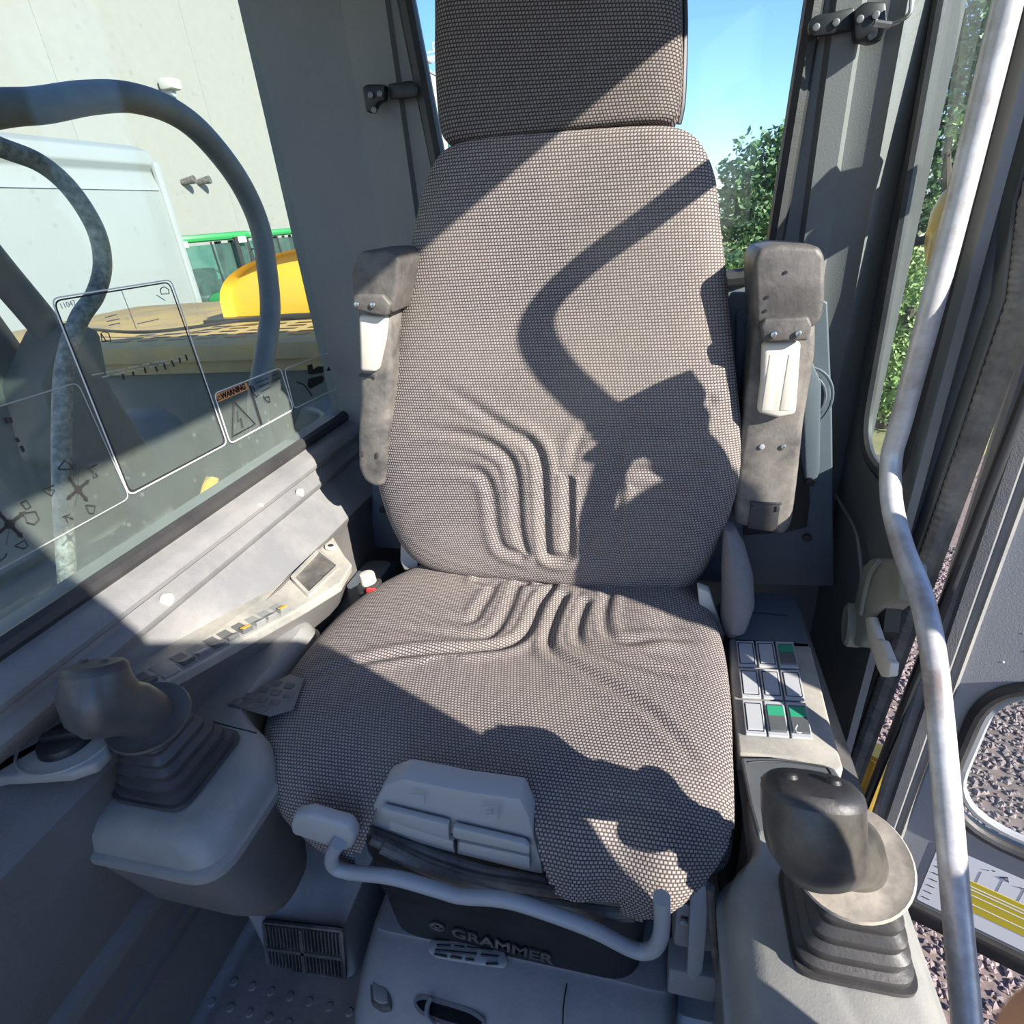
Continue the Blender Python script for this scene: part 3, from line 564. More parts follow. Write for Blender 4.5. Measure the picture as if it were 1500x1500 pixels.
screw(bpy.data.objects['armrest'], (0.158,0.874,0.74), (0, -1, 0), .004, steel); screw(bpy.data.objects['armrest'], (0.188,0.874,0.74), (0, -1, 0), .004, chrome)
for c in ((0.156,0.849,0.987), (0.137,0.849,0.958), (0.137,0.849,0.941)):
    obj('hole', MB().cyl((c[0], c[1]-.0006, c[2]), (c[0], c[1]+.002, c[2]), .0022, .0022, 10), blk, bpy.data.objects['armrest'])
for dx in (-.011, .013):
    c = (0.167,0.855,0.844)
    obj('lever_groove', MB().prism([(c[0]+dx-.008, c[1], c[2]-.042), (c[0]+dx+.007, c[1], c[2]-.042), (c[0]+dx+.008, c[1], c[2]+.038), (c[0]+dx-.006, c[1], c[2]+.038)], (0, .003, 0), .0014), cream, bpy.data.objects['armrest'])

# ================================================================ joysticks and consoles
def joystick(name, label, base, cb, half, zt, ct, col, crad, path, m_grip, m_boot, m_col, caps, rot=0.):
    """base centre, boot half sizes, collar centre/axis, grip path of (centre, u, w, ru, rw)"""
    t = thing(name, label, 'joystick', base)
    X = Vector((math.cos(rot), math.sin(rot), 0)); Y = Vector((-math.sin(rot), math.cos(rot), 0))
    B = Vector(cb); T = Vector(ct); L = []; n = 5
    L.append((B, X, Y, half[0]*1.06, half[1]*1.06, 7)); L.append((B+Vector((0, 0, .006)), X, Y, half[0]*1.06, half[1]*1.06, 7))
    for i in range(n):
        a = i/n; s = 1-a*.50; c = B.lerp(T, a)+Vector((0, 0, .006))
        s2 = 1-(i+1)/n*.50
        L.append((c, X, Y, half[0]*s, half[1]*s, 5.5)); L.append((c.lerp(T, .10), X, Y, half[0]*s*1.0, half[1]*s*1.0, 5.5))
        c2 = B.lerp(T, a+.62/n)+Vector((0, 0, .006)); L.append((c2, X, Y, half[0]*(s2-.03), half[1]*(s2-.03), 5.5)); c3 = B.lerp(T, a+.9/n)+Vector((0, 0, .006)); L.append((c3, X, Y, half[0]*(s2-.02), half[1]*(s2-.02), 5.5))
    L.append((T+Vector((0, 0, .006)), X, Y, half[0]*.5, half[1]*.5, 3))
    obj('bellows_boot', MB().rings(L, 44), m_boot, t, ang=28)
    cc, cu, cw, cn = [Vector(v) for v in col]
    obj('hand_rest', MB().rings([(cc-cn*.030, cu, cw, crad*.50, crad*.50, 2), (cc-cn*.012, cu, cw, crad*.74, crad*.74, 2), (cc-cn*.003, cu, cw, crad*.97, crad*.97, 2), (cc+cn*.001, cu, cw, crad, crad, 2), (cc+cn*.004, cu, cw, crad*.97, crad*.97, 2), (cc+cn*.002, cu, cw, crad*.80, crad*.80, 2), (cc+cn*.006, cu, cw, crad*.5, crad*.5, 2)], 40), m_col, t)
    g = obj('grip', MB().rings([(c, u, w, a, b, 2.3) for c, u, w, a, b in path], 40), m_grip, t, ang=50)
    for c, u, w, a, b, nn in caps:
        c = Vector(c); nn = Vector(nn)
        obj('top_cap', MB().rings([(c, u, w, a, b, 2.3), (c+nn*.005, u, w, a*.97, b*.97, 2.3), (c+nn*.009, u, w, a*.86, b*.86, 2.3), (c+nn*.011, u, w, a*.6, b*.6, 2.3)], 36), m_boot, g)
        for sgn in (-1, 1):
            q = c+nn*.010+Vector(u)*a*.42*sgn
            obj('button', MB().cyl(q, q+nn*.004, .006, .0045, 16, .001), m_boot, g)
    return t
# axes leaning toward the driver's hands
def path_of(pts, rs, u0, w0):
    out = []
    for (c, u, w), (a, b) in zip(pts, rs): out.append((c, u, w, a, b))
    return out
def tilt(v): return Vector(v).normalized()
lu = Vector((1, 0, 0)); lw = Vector((0, 1, 0))
def ax2(n, u=(1, 0, 0)):
    n = Vector(n).normalized(); u = Vector(u); u = (u-n*u.dot(n)).normalized(); return u, n.cross(u)
def gpath(pts):
    return [(Vector(c), *ax2(n), a, b) for c, n, a, b in pts]
cu, cw = ax2((-.25, -.28, 1))
ju, jw = ax2((-.12, -.12, 1))
joystick('joystick', 'worn black joystick on the sunlit armrest console, next to the handrail', (.19, .354, .452), (.188, .356, .455), (.048, .047), .53, (.178, .342, .572),
         ((.169, .339, .583), cu, cw, Vector((-.25, -.28, 1)).normalized()), .046,
         gpath([((.172, .341, .580), (-.25, -.25, 1), .026, .026), ((.166, .338, .597), (-.5, -.3, 1), .026, .028), ((.150, .330, .609), (-.8, -.4, 1), .029, .031), ((.138, .322, .617), (-.4, -.1, 1), .0335, .034), ((.131, .320, .630), (-.12, .1, 1), .036, .036), ((.128, .324, .648), (0, .35, 1), .0365, .034), ((.127, .332, .665), (0, .5, .88), .0365, .031)]),
         gripb, rub, gripd, [((.127, .332, .665), (1, 0, 0), Vector((0, .88, -.5)).normalized(), .0365, .031, Vector((0, .5, .88)).normalized())])
cu, cw = ax2((.20, -.22, 1)); ju, jw = ax2((-.22, -.10, 1))
joystick('joystick', 'grey joystick in the shade, beside the round dial under the big window', (-.564, .377, .50), (-.564, .378, .503), (.051, .055), .58, (-.552, .364, .592),
         ((-.553, .364, .603), cu, cw, Vector((.20, -.22, 1)).normalized()), .045,
         gpath([((-.552, .364, .600), (.2, -.2, 1), .026, .026), ((-.551, .358, .618), (-.2, -.25, 1), .027, .028), ((-.554, .348, .632), (-.6, -.3, 1), .030, .032), ((-.560, .338, .642), (-.5, -.2, 1), .034, .035), ((-.564, .335, .655), (-.3, 0, 1), .036, .036), ((-.567, .338, .673), (-.15, .25, 1), .035, .033), ((-.568, .346, .687), (-.12, .42, .9), .032, .028)]),
         grip, boot, grip, [((-.568, .346, .687), ax2((-.12, .42, .9))[0], ax2((-.12, .42, .9))[1], .032, .028, Vector((-.12, .42, .9)).normalized())])

def lvls(mb, lv, n=6):      # lv: (z, x0, x1, y0, y1, radius)
    rows = []
    for z, x0, x1, y0, y1, r in lv: rows.append([(p.x, p.y, z) for p in roundpoly([(x0, y0, 0), (x1, y0, 0), (x1, y1, 0), (x0, y1, 0)], r, n)])
    return mb.grid(rows, True, True)
lc = thing('side_console', 'shaded grey console carrying the joystick beside the big window', 'console', (-.57, .5, .25))
def plan(i, f=0., x=0.): return [(-.658+i+x, .280+i+f, 0), (-.451-i-x, .280+i+f, 0), (-.451-i-x, .432, 0), (-.549-i*.3, .478, 0), (-.549-i*.3, .70-i, 0), (-.658+i+x, .70-i, 0)]
def plans(mb, lv): return mb.grid([[(p.x, p.y, z) for p in roundpoly(plan(i, f, x), .045, 6)] for z, i, f, x in lv], True, True)
obj('console_body', plans(MB(), [(.235, .03, .06, .01), (.26, .016, .045, .004), (.32, .006, .025, 0), (.44, .001, .001, 0), (.451, 0, 0, 0)]), trimd, lc)
obj('console_rim', plans(MB(), [(.450, -.004, 0, 0), (.460, -.004, 0, 0), (.464, .002, 0, 0)]), cons, lc)
obj('console_top', plans(MB(), [(.462, .002, 0, 0), (.484, .007, 0, 0), (.496, .018, 0, 0), (.501, .032, 0, 0)]), cons, lc)
obj('rear_top', lvls(MB(), [(.24, -.62, -.552, .60, .99, .02), (.415, -.62, -.552, .60, .99, .02), (.42, -.617, -.555, .603, .987, .02)]), navy, lc)
obj('lid_seam', MB().tube([(-0.587,0.452,0.501),(-0.55,0.447,0.501),(-0.498,0.442,0.501)], .0009, 6), blk, lc)
kp = obj('keypad', MB().prism([(-0.571,0.479,0.502),(-0.539,0.517,0.502),(-0.514,0.548,0.502),(-0.486,0.541,0.502),(-0.469,0.485,0.502),(-0.496,0.469,0.502)], (0, 0, .0015), .0005), trimd, lc)
for px in ((-0.559,0.485,0.504), (-0.536,0.482,0.504), (-0.514,0.479,0.504), (-0.548,0.498,0.504), (-0.525,0.495,0.504), (-0.503,0.492,0.504), (-0.535,0.513,0.504), (-0.513,0.51,0.504), (-0.491,0.508,0.504), (-0.523,0.527,0.504), (-0.501,0.525,0.504)):
    x, y, z = px
    q = roundpoly([(x-.0075, y-.0055, z), (x+.0075, y-.0055, z), (x+.0075, y+.0055, z), (x-.0075, y+.0055, z)], .003)
    b = obj('key', MB().prism([(p.x, p.y, p.z-.001) for p in q], (0, 0, .0016), .0005), rubd, kp)
bk_ = thing('seat_belt_buckle', 'small buckle with cream cap and red button behind the seat cushion corner', 'buckle', (-.52, .80, .47))
kc = Vector((-0.506,0.8,0.512))
obj('buckle_body', MB().box((kc.x-.018, kc.y-.02, kc.z-.05), (kc.x+.02, kc.y+.012, kc.z-.012), .005), rub, bk_)
obj('cap', MB().cyl((kc.x, kc.y-.004, kc.z-.014), (kc.x, kc.y-.004, kc.z+.006), .015, .014, 24, .003), cream, bk_)
obj('red_button', MB().box((kc.x+.004, kc.y-.026, kc.z-.036), (kc.x+.022, kc.y-.018, kc.z-.014), .002), red, bk_)

# switch panel on the left sill
sp = thing('switch_panel', 'long strip of dark rocker switches along the sunlit sill below the big window', 'panel', (-.59, .64, .50))
E1, E2 = Vector((-.600, .433, .585)), Vector((-.548, .655, .543)); T1, T2 = Vector((-.668, .474, .590)), Vector((-.612, .69, .558))
fr_ = frame(E1, E2-E1, T1-E1); Nn = Vector(fr_.col[2][:3])
panel = MB().prism([T1+(T1-T2)*.35, E1+(E1-E2)*.35, E2, Vector((-.520, .735, .538)), Vector((-.527, .790, .541)), Vector((-.553, .812, .545)), Vector((-.600, .860, .556)), T2], -Nn*.018, .003)
obj('panel_plate', panel, consr, sp, smooth=False)
obj('panel_skirt', MB().grid([[E1+(E1-E2)*.6+Vector((-.003, 0, -.012)), E2+Vector((-.003, 0, -.012)), Vector((-.523, .735, .526)), Vector((-.53, .79, .53)), Vector((-.556, .812, .533)), Vector((-.60, .86, .54))], [Vector((-.62, .30, .49)), Vector((-.60, .62, .48)), Vector((-.59, .735, .42)), Vector((-.59, .79, .42)), Vector((-.60, .82, .42)), Vector((-.60, .86, .42))]]), trimd, sp)
FM = fr_
def onp(o, d): return o
Ln = (E2-E1).length
k = 0
for s_, kind in ((-.022, 0), (.004, 2), (.030, 0), (.054, 1), (.078, 0), (.100, 0), (.124, 3), (.148, 1), (.170, 1), (.194, 4), ):
    w = .019; y0, y1 = .006, .036
    sw = obj('switch', MB().box((s_-.0010, y0-.002, 0), (s_+w+.0010, y1+.003, .0025), .0008, FM), switchm, sp)
    if kind == 2: continue
    r1 = MB(); r1.prism([FM @ Vector(p) for p in ((s_+.001, y0, .0015), (s_+.001, y1, .0015), (s_+.001, y1, .004), (s_+.001, (y0+y1)/2, .003), (s_+.001, y0+.002, .010), (s_+.001, y0, .009))], FM.to_3x3() @ Vector((w-.002, 0, 0)), .0006)
    obj('rocker', r1, switchd if kind in (0, 3) else switchm, sw, smooth=False)
    if kind in (3, 4):
        l1 = MB(); l1.prism([FM @ Vector(p) for p in ((s_+.003, y0+.0015, .0101), (s_+.003, y0+.010, .0075), (s_+.003, y0+.010, .0085), (s_+.003, y0+.0015, .0111))], FM.to_3x3() @ Vector((w-.006, 0, 0)))
        obj('amber_lens', l1, amber, sw, smooth=False)
# open socket with frame, round socket
sk_n = Nn
def pp(pts, off=0.): return [Vector(p)+Nn*off for p in pts]
oc = [Vector(v) for v in ((-.598, .800, .5555), (-.5435, .770, .5440), (-.552, .683, .5435), (-.598, .712, .5545))]
ofr = frame(oc[3], oc[0]-oc[3], oc[2]-oc[3]); ofr = ofr
fm = MB(); rim = roundpoly(oc, .003, 2)
ribbon(fm, [p+Nn*.003 for p in rim], .006, Nn, th=.003)
so_ = obj('socket_frame', fm, consr, sp)
obj('socket_well', MB().prism([p+Nn*.0006 for p in roundpoly(oc, .003, 2)], Nn*.0008), rubd, sp)
cc_ = sum(oc, Vector())/4
obj('socket_block', MB().box((-.018, -.010, 0), (.004, .012, .010), .002, Matrix.Translation(cc_+Vector((-.008, .012, 0))) @ ofr.to_3x3().to_4x4()), switchw, sp)
obj('socket_lever', MB().box((-.006, -.016, 0), (.010, .002, .013), .002, Matrix.Translation(cc_+Vector((.004, -.012, 0))) @ ofr.to_3x3().to_4x4()), trimd, sp)
rc_ = Vector((-.585, .822, .5535))
obj('round_socket', MB().cyl(rc_, rc_+Nn*.004, .011, .0105, 28, .001), cream, sp)
obj('socket_core', MB().cyl(rc_+Nn*.003, rc_+Nn*.005, .006, .0055, 20, .0005), rub, sp)

# dial shelf at the front of the left sill
ds = thing('dial_shelf', 'rounded grey shelf with a dial at the front of the window sill', 'shelf', (-.65, .3, .5))
zt = .60
sh = [Vector(p) for p in [(-0.833,0.195,0.6),(-0.73,0.24,0.6),(-0.657,0.269,0.6),(-0.613,0.279,0.6),(-0.585,0.286,0.6),(-0.565,0.301,0.6),(-0.566,0.318,0.6),(-0.581,0.339,0.6),(-0.619,0.38,0.6),(-0.702,0.42,0.6),(-0.77,0.411,0.6),(-0.809,0.387,0.6),(-1.01,0.288,0.6)]]
sh = [Vector((max(p.x, -.70), p.y, zt)) for p in sh]
obj('shelf_body', MB().prism(sh, (0, 0, -.014), .004, 3), cons, ds)
dc = Vector((-0.626,0.322,0.603))
obj('dial_ring', MB().tube([(dc.x+.052*math.cos(t*PI/20), dc.y+.044*math.sin(t*PI/20), zt) for t in range(40)], .0018, 6, smooth=False, closed=True), cons, ds)
dl = thing('throttle_dial', 'round black dial with a raised finger bar and white tick', 'dial', tuple(dc))
obj('dial_disc', MB().cyl((dc.x, dc.y, dc.z-.004), (dc.x, dc.y, dc.z+.006), .0285, .027, 40, .002), blk, dl)
da, db = [Vector(p) for p in [(-0.642,0.313,0.61),(-0.597,0.33,0.61)]]
dv = (db-da).normalized(); obj('finger_bar', MB().box((-.026, -.005, -.004), (.026, .005, .008), .002, Matrix.Translation((da+db)/2+Vector((0, 0, -.001))) @ frame((0, 0, 0), dv, Vector((-dv.y, dv.x, 0)))), blk, dl)
obj('white_tick', MB().tube([(-0.644,0.313,0.611),(-0.646,0.317,0.611),(-0.641,0.321,0.611)], .0011, 6), white, dl)
obj('round_cap', MB().cyl((-.695, .318, .60), (-.672, .318, .60), .016, .015, 28, .003), trim, ds)

# right console
rc1 = thing('armrest_console', 'sunlit beige armrest console with square switches, between seat and door', 'console', (.19, .55, .2))
obj('console_base', lvls(MB(), [(.02, .13, .25, .30, .90, .02), (.36, .13, .262, .24, .915, .03), (.42, .118, .262, .235, .92, .03)]), trimd, rc1)
obj('rear_lid', MB().prism([(0.139,0.905,0.452),(0.233,0.912,0.452),(0.249,0.903,0.452),(0.249,0.87,0.452),(0.246,0.78,0.452),(0.247,0.766,0.452),(0.135,0.757,0.452),(0.13,0.783,0.452)], (0, 0, -.035), .004, 3), navy, rc1)
obj('lid_seam', MB().tube([(0.159,0.845,0.453),(0.19,0.846,0.453),(0.226,0.843,0.453)], .0008, 6), blk, rc1)
obj('lid_notch', MB().box((.165, .868, .4505), (.172, .871, .4535)), blk, rc1)
obj('switch_deck', MB().prism([(0.127,0.776,0.452),(0.246,0.78,0.452),(0.243,0.706,0.452),(0.238,0.61,0.452),(0.237,0.546,0.452),(0.227,0.538,0.452),(0.18,0.552,0.452),(0.117,0.548,0.452),(0.12,0.661,0.452)], (0, 0, -.035), .004, 3), consr, rc1)
# nine square rockers
C00, C30, C03, C33 = [Vector(p) for p in [(0.134,0.763,0.454),(0.222,0.773,0.453),(0.127,0.571,0.454),(0.21,0.576,0.454)]]
def bil(u, v): return (C00.lerp(C30, u)).lerp(C03.lerp(C33, u), v)
for r_ in range(3):
    for c_ in range(3):
        u0, u1 = c_/3+.015, (c_+1)/3-.015; v0 = (0, .325, .655)[r_]; v1 = (.30, .63, .97)[r_]
        q = [bil(u0, v0), bil(u1, v0), bil(u1, v1), bil(u0, v1)]
        b = obj('square_switch', MB().prism([p+Vector((0, 0, .0)) for p in q], (0, 0, .0035), .0010), switchw, rc1, smooth=False)
        cen = sum(q, Vector())/4; q2 = [cen+(p-cen)*.80 for p in q]
        lensed = (r_, c_) in ((0, 2), (2, 1), (2, 2))
        if lensed:
            h = [.0035, .0035, .0075, .0075]
            kq = MB(); kq.add([p+Vector((0, 0, .0035)) for p in q2]+[p+Vector((0, 0, .0038+(.004 if i in (2, 3) else 0))) for i, p in enumerate(q2)], [(3, 2, 1, 0), (4, 5, 6, 7), (0, 1, 5, 4), (1, 2, 6, 5), (2, 3, 7, 6), (3, 0, 4, 7)])
            obj('rocker', kq, switchd, b, smooth=False)
            g = MB(); a_, b_ = q2[0].lerp(q2[3], .08), q2[1].lerp(q2[2], .08); d_, e_ = q2[0].lerp(q2[3], .46), q2[1].lerp(q2[2], .46); z_ = Vector((0, 0, .0046)); z2_ = Vector((0, 0, .0062))
            g.prism([a_+z_, b_+z_, e_+z2_, d_+z2_], (0, 0, .0006)); obj('green_lens', g, green_l, b, smooth=False)
        else:
            g = MB(); ribbon(g, [p+Vector((0, 0, .0036)) for p in roundpoly(q2, .001, 2)], .0012, (0, 0, 1), th=.0003); obj('switch_groove', g, blk, b)
            obj('cap_plate', MB().prism([cen+(p-cen)*.74+Vector((0, 0, .0032)) for p in q], (0, 0, .0014), .0004), switchw, b, smooth=False)
mt = [(0.196,0.595,0.461),(0.196,0.588,0.461),(0.193,0.586,0.461)]
obj('switch_symbol', MB().tube([(0.193,0.598,0.461),(0.19,0.591,0.461),(0.191,0.586,0.461),(0.196,0.586,0.461)], .0008, 5), white, rc1)
# lidded tray behind the joystick
obj('tray_lid', MB().prism([Vector(p)+Vector((0, 0, .004)) for p in [(0.118,0.54,0.452),(0.163,0.547,0.452),(0.213,0.545,0.452),(0.225,0.541,0.452),(0.231,0.521,0.452),(0.219,0.463,0.452),(0.125,0.439,0.452),(0.121,0.476,0.452)]], (0, 0, -.01), .003, 2), switchd, rc1, smooth=False)
obj('tray_seam', MB().tube([Vector(p)+Vector((0, 0, .0045)) for p in [(0.126,0.533,0.452),(0.162,0.54,0.452),(0.208,0.54,0.452),(0.218,0.535,0.452),(0.218,0.51,0.452)]], .0009, 6), blk, rc1)
obj('tray_latch', MB().prism([Vector(p)+Vector((0, 0, .0045)) for p in [(0.14,0.513,0.452),(0.153,0.514,0.452),(0.152,0.508,0.452),(0.14,0.507,0.452)]], (0, 0, .001)), cream, rc1)
def planr(i, f): return [(.084+i, .156+i+f, 0), (.266-i, .156+i+f, 0), (.266-i, .53-i, 0), (.120+i*.2, .53-i, 0), (.120+i*.2, .425, 0), (.084+i, .395, 0)]
def plr(mb, lv): return mb.grid([[(p.x, p.y, z) for p in roundpoly(planr(i, f), .045, 6)] for z, i, f in lv], True, True)
obj('console_front', plr(MB(), [(.12, .014, .04), (.38, .003, .006), (.405, 0, 0)]), cons, rc1)
obj('front_rim', plr(MB(), [(.404, -.004, 0), (.412, -.004, 0), (.416, .002, 0)]), cons, rc1)
obj('front_top', plr(MB(), [(.414, .002, 0), (.436, .009, 0), (.448, .019, 0), (.453, .034, 0)]), cons, rc1)

# ================================================================ handrail, added shadow bar, latch, hinges
hr_ = thing('handrail', 'scuffed pale metal handrail bent at knee height beside the door', 'handrail', (.30, .33, .25))
obj('rail_tube', MB().tube([(0.328,0.838,1.27),(0.328,0.838,1.197),(0.328,0.841,1.007),(0.328,0.853,0.794),(0.328,0.857,0.732),(0.328,0.823,0.679),(0.328,0.758,0.644),(0.328,0.681,0.621),(0.328,0.621,0.585),(0.328,0.551,0.516),(0.328,0.453,0.409),(0.328,0.372,0.323),(0.328,0.326,0.272),(0.328,0.27,0.216)], .0138, 24), rail_m, hr_)
gb = thing('shadow_bar', 'added black bar in the door opening, out of view, casting the backrest shadow', 'handrail', (.40, .58, .80))
obj('bar_tube', MB().tube([(.395, .84, 1.30), (.385, .742, 1.302), (.385, .671, 1.302), (.385, .615, 1.302), (.385, .575, 1.288), (.385, .560, 1.255), (.385, .567, 1.188), (.385, .585, 1.11), (.385, .602, 1.04), (.385, .586, .97), (.385, .565, .914), (.387, .553, .85), (.40, .545, .815), (.44, .54, .80), (.52, .53, .795)], .017, 14), blk, gb)  # unseen bar, its bends traced back from the shadow on the backrest

la = thing('door_latch', 'dusty olive-grey door latch cover with a hanging release lever', 'latch', (.33, .82, .45))
obj('latch_cover', MB().prism([(0.325,0.866,0.545),(0.325,0.847,0.569),(0.325,0.785,0.608),(0.325,0.748,0.627),(0.325,0.719,0.583),(0.325,0.751,0.557),(0.325,0.787,0.508),(0.325,0.783,0.472),(0.325,0.805,0.43),(0.325,0.851,0.394),(0.325,0.872,0.4),(0.325,0.865,0.476)], (.035, 0, 0), .008, 3), olive, la)
dcx = Vector((0.322,0.849,0.439))
obj('latch_disc', MB().rings([((.336, dcx.y, dcx.z), (0, 1, 0), (0, .25, 1), .020, .036, 2), ((.318, dcx.y, dcx.z), (0, 1, 0), (0, .25, 1), .020, .036, 2), ((.314, dcx.y, dcx.z), (0, 1, 0), (0, .25, 1), .016, .031, 2), ((.315, dcx.y, dcx.z), (0, 1, 0), (0, .25, 1), .012, .026, 2)]), olive, la)
obj('latch_recess', MB().prism([(0.332,0.815,0.498),(0.332,0.767,0.536),(0.332,0.757,0.501),(0.332,0.778,0.467),(0.332,0.818,0.444),(0.332,0.832,0.454)], (.02, 0, 0)), blk, la)
obj('release_lever', MB().prism([(0.318,0.793,0.496),(0.318,0.777,0.512),(0.318,0.738,0.501),(0.318,0.726,0.509),(0.318,0.694,0.504),(0.318,0.684,0.506),(0.318,0.678,0.488),(0.318,0.698,0.467),(0.318,0.715,0.466),(0.318,0.758,0.473)], (.012, 0, 0), .003), cream, la)
obj('cover_ridge', MB().tube([(0.322,0.8,0.593),(0.322,0.817,0.561),(0.322,0.819,0.523),(0.322,0.816,0.486)], .004, 8), olive, la)

dsteel = mat('dull_steel', (.16, .16, .16), .4, metal=.5)
def hinge(name, label, plate_px, box_px, scs, arm=None):
    h = thing(name, label, 'latch', tuple(plate_px[0]))
    obj('latch_strap', MB().prism(plate_px, (0, -.008, 0), .003), blk, h); obj('mounting_block', MB().prism(box_px, (0, -.02, 0), .004), blk, h)
    for s in scs: screw(h, s, (0, -1, 0), .0050, dsteel)
    return h
h1 = hinge('window_latch', 'black window hinge with pale screws on the post at the top right', [(0.193,1.12,1.28),(0.194,1.12,1.29),(0.203,1.12,1.295),(0.22,1.12,1.295),(0.25,1.12,1.297),(0.256,1.12,1.271),(0.224,1.12,1.27),(0.204,1.12,1.27),(0.196,1.12,1.273)],
      [(0.247,1.12,1.29),(0.26,1.12,1.299),(0.286,1.12,1.295),(0.292,1.12,1.271),(0.289,1.12,1.253),(0.275,1.12,1.251),(0.254,1.12,1.257)], ((0.203,1.11,1.28), (0.228,1.11,1.282), (0.255,1.096,1.279), (0.274,1.096,1.281), (0.273,1.096,1.259)))
obj('stay_wire', MB().tube([(0.272,1.085,1.271),(0.288,1.085,1.267),(0.302,1.085,1.269),(0.311,1.085,1.274),(0.313,1.085,1.282),(0.31,1.085,1.3)], .0028, 8), chrome, h1)
obj('wire_end', MB().tube([(0.271,1.085,1.271),(0.292,1.085,1.266)], .0042, 8), chrome, h1)
hinge('window_latch', 'dark window hinge with dull screws on the post left of the headrest', [(-0.456,1.125,1.293),(-0.411,1.125,1.293),(-0.404,1.125,1.281),(-0.408,1.125,1.27),(-0.423,1.125,1.269),(-0.457,1.125,1.272)],
      [(-0.498,1.125,1.292),(-0.487,1.125,1.295),(-0.456,1.125,1.291),(-0.461,1.125,1.269),(-0.473,1.125,1.268),(-0.487,1.125,1.254),(-0.498,1.125,1.257),(-0.498,1.125,1.273)], ((-0.481,1.1,1.278), (-0.464,1.1,1.278), (-0.479,1.1,1.257)))

# ================================================================ open door
dr = thing('cab_door', 'open grey cab door with rubber-edged lower window and a chart label', 'door', (.44, .86, -.25))
DM = Matrix.Translation((.44, .86, 0)) @ Matrix(((.92, -.39, 0), (-.39, -.92, 0), (0, 0, 1))).transposed().to_4x4()   # s, towards the cab, up
DM = frame((.44, .86, 0), (.92, -.39, 0), (0, 0, 1))       # x: along the leaf, y: up, z: outward normal facing the cab
def dpt(s, z, n=0): return DM @ Vector((s, z, n))
def dpoly(pts, n=0): return [dpt(s, z, n) for s, z in pts]
holep = rp2([(.092, .035), (.95, .035), (.95, .395), (.092, .395)], .12, 9)
mb = MB(); n_ = len(holep); outp = []
tmp = MB(); hole_wall(tmp, holep, (.058, 1.02, -.235, .62), 1, 0, .02)
tmp.v = [tuple(dpt(x, z, -y+.0)) for x, y, z in tmp.v]; obj('door_panel', tmp, doorm, dr)
obj('upper_panel', MB().prism(dpoly([(.058, .62), (1.02, .62), (1.02, .70), (.058, .70)], 0), dpt(0, 0, -.02)-dpt(0, 0, 0)), doorm, dr)
obj('edge_frame', MB().grid([[dpt(s, z, n) for s, n in ((.004, -.03), (.004, .012), (.010, .016), (.014, .008), (.022, .008), (.026, .018), (.040, .018), (.044, .006), (.052, .006), (.055, .010), (.060, .001), (.060, -.02))] for z in (-.235, .3, .9, 1.5)]), trim, dr)
obj('bottom_seal', MB().prism(dpoly([(.004, -.262), (1.02, -.262), (1.02, -.215), (.004, -.215)], .012), dpt(0, 0, -.03)-dpt(0, 0, 0), .006), rub, dr)
obj('hole_rubber', MB().tube([dpt(s, z, .003) for s, z in holep], .011, 10, smooth=False, closed=True), rub, dr)
obj('hole_trim', MB().tube([dpt(.52+(s-.52)*.965, .215+(z-.215)*.90, -.012) for s, z in holep], .008, 8, smooth=False, closed=True), steel, dr)
obj('lower_pane', MB().prism(dpoly([(.10, .04), (.94, .04), (.94, .39), (.10, .39)], -.02), dpt(0, 0, -.003)-dpt(0, 0, 0)), gl_clear, dr)
pb = obj('chart_label', MB().prism(dpoly(rp2([(.112, -.205), (.55, -.205), (.55, -.025), (.112, -.025)], .006, 3), .0005), dpt(0, 0, .0012)-dpt(0, 0, 0)), paper, dr, smooth=False)
obj('yellow_block', MB().prism(dpoly([(.160, -.165), (.300, -.165), (.300, -.085), (.160, -.085)], .0019), dpt(0, 0, .0006)-dpt(0, 0, 0)), paint_y, pb, smooth=False)
for z in (-.100, -.108, -.122, -.146): obj('chart_line', MB().prism(dpoly([(.162, z), (.298, z), (.298, z+.0025), (.162, z+.0025)], .0026), dpt(0, 0, .0003)-dpt(0, 0, 0)), paper, pb, smooth=False)
for s in (.18, .21, .24, .27, .30, .33): obj('chart_line', MB().prism(dpoly([(s, -.083), (s+.001, -.083), (s+.001, -.05), (s, -.05)], .0018), dpt(0, 0, .0003)-dpt(0, 0, 0)), steel, pb, smooth=False)
for i in range(7): obj('chart_tick', MB().prism(dpoly([(.118, -.19+i*.02), (.130, -.19+i*.02), (.130, -.188+i*.02), (.118, -.188+i*.02)], .0018), dpt(0, 0, .0003)-dpt(0, 0, 0)), ink, pb, smooth=False)
for q in (((.205, -.045), (.214, -.036), (.218, -.046), (.208, -.042)), ((.192, -.036), (.196, -.034)), ((.186, -.040), (.188, -.040)), ((.232, -.048), (.24, -.046)), ((.244, -.046), (.25, -.049))):
    obj('pen_mark', MB().tube([dpt(s, z, .002) for s, z in q], .0009, 5, smooth=False), ink, pb)
for s, z in ((.11, .47), (.13, .50), (.12, .44), (.15, .42), (.10, .41), (.16, .46), (.18, .52)):
    obj('paint_fleck', MB().cyl(dpt(s, z, 0), dpt(s, z, .0006), .0022, .0012, 7), white, dr)
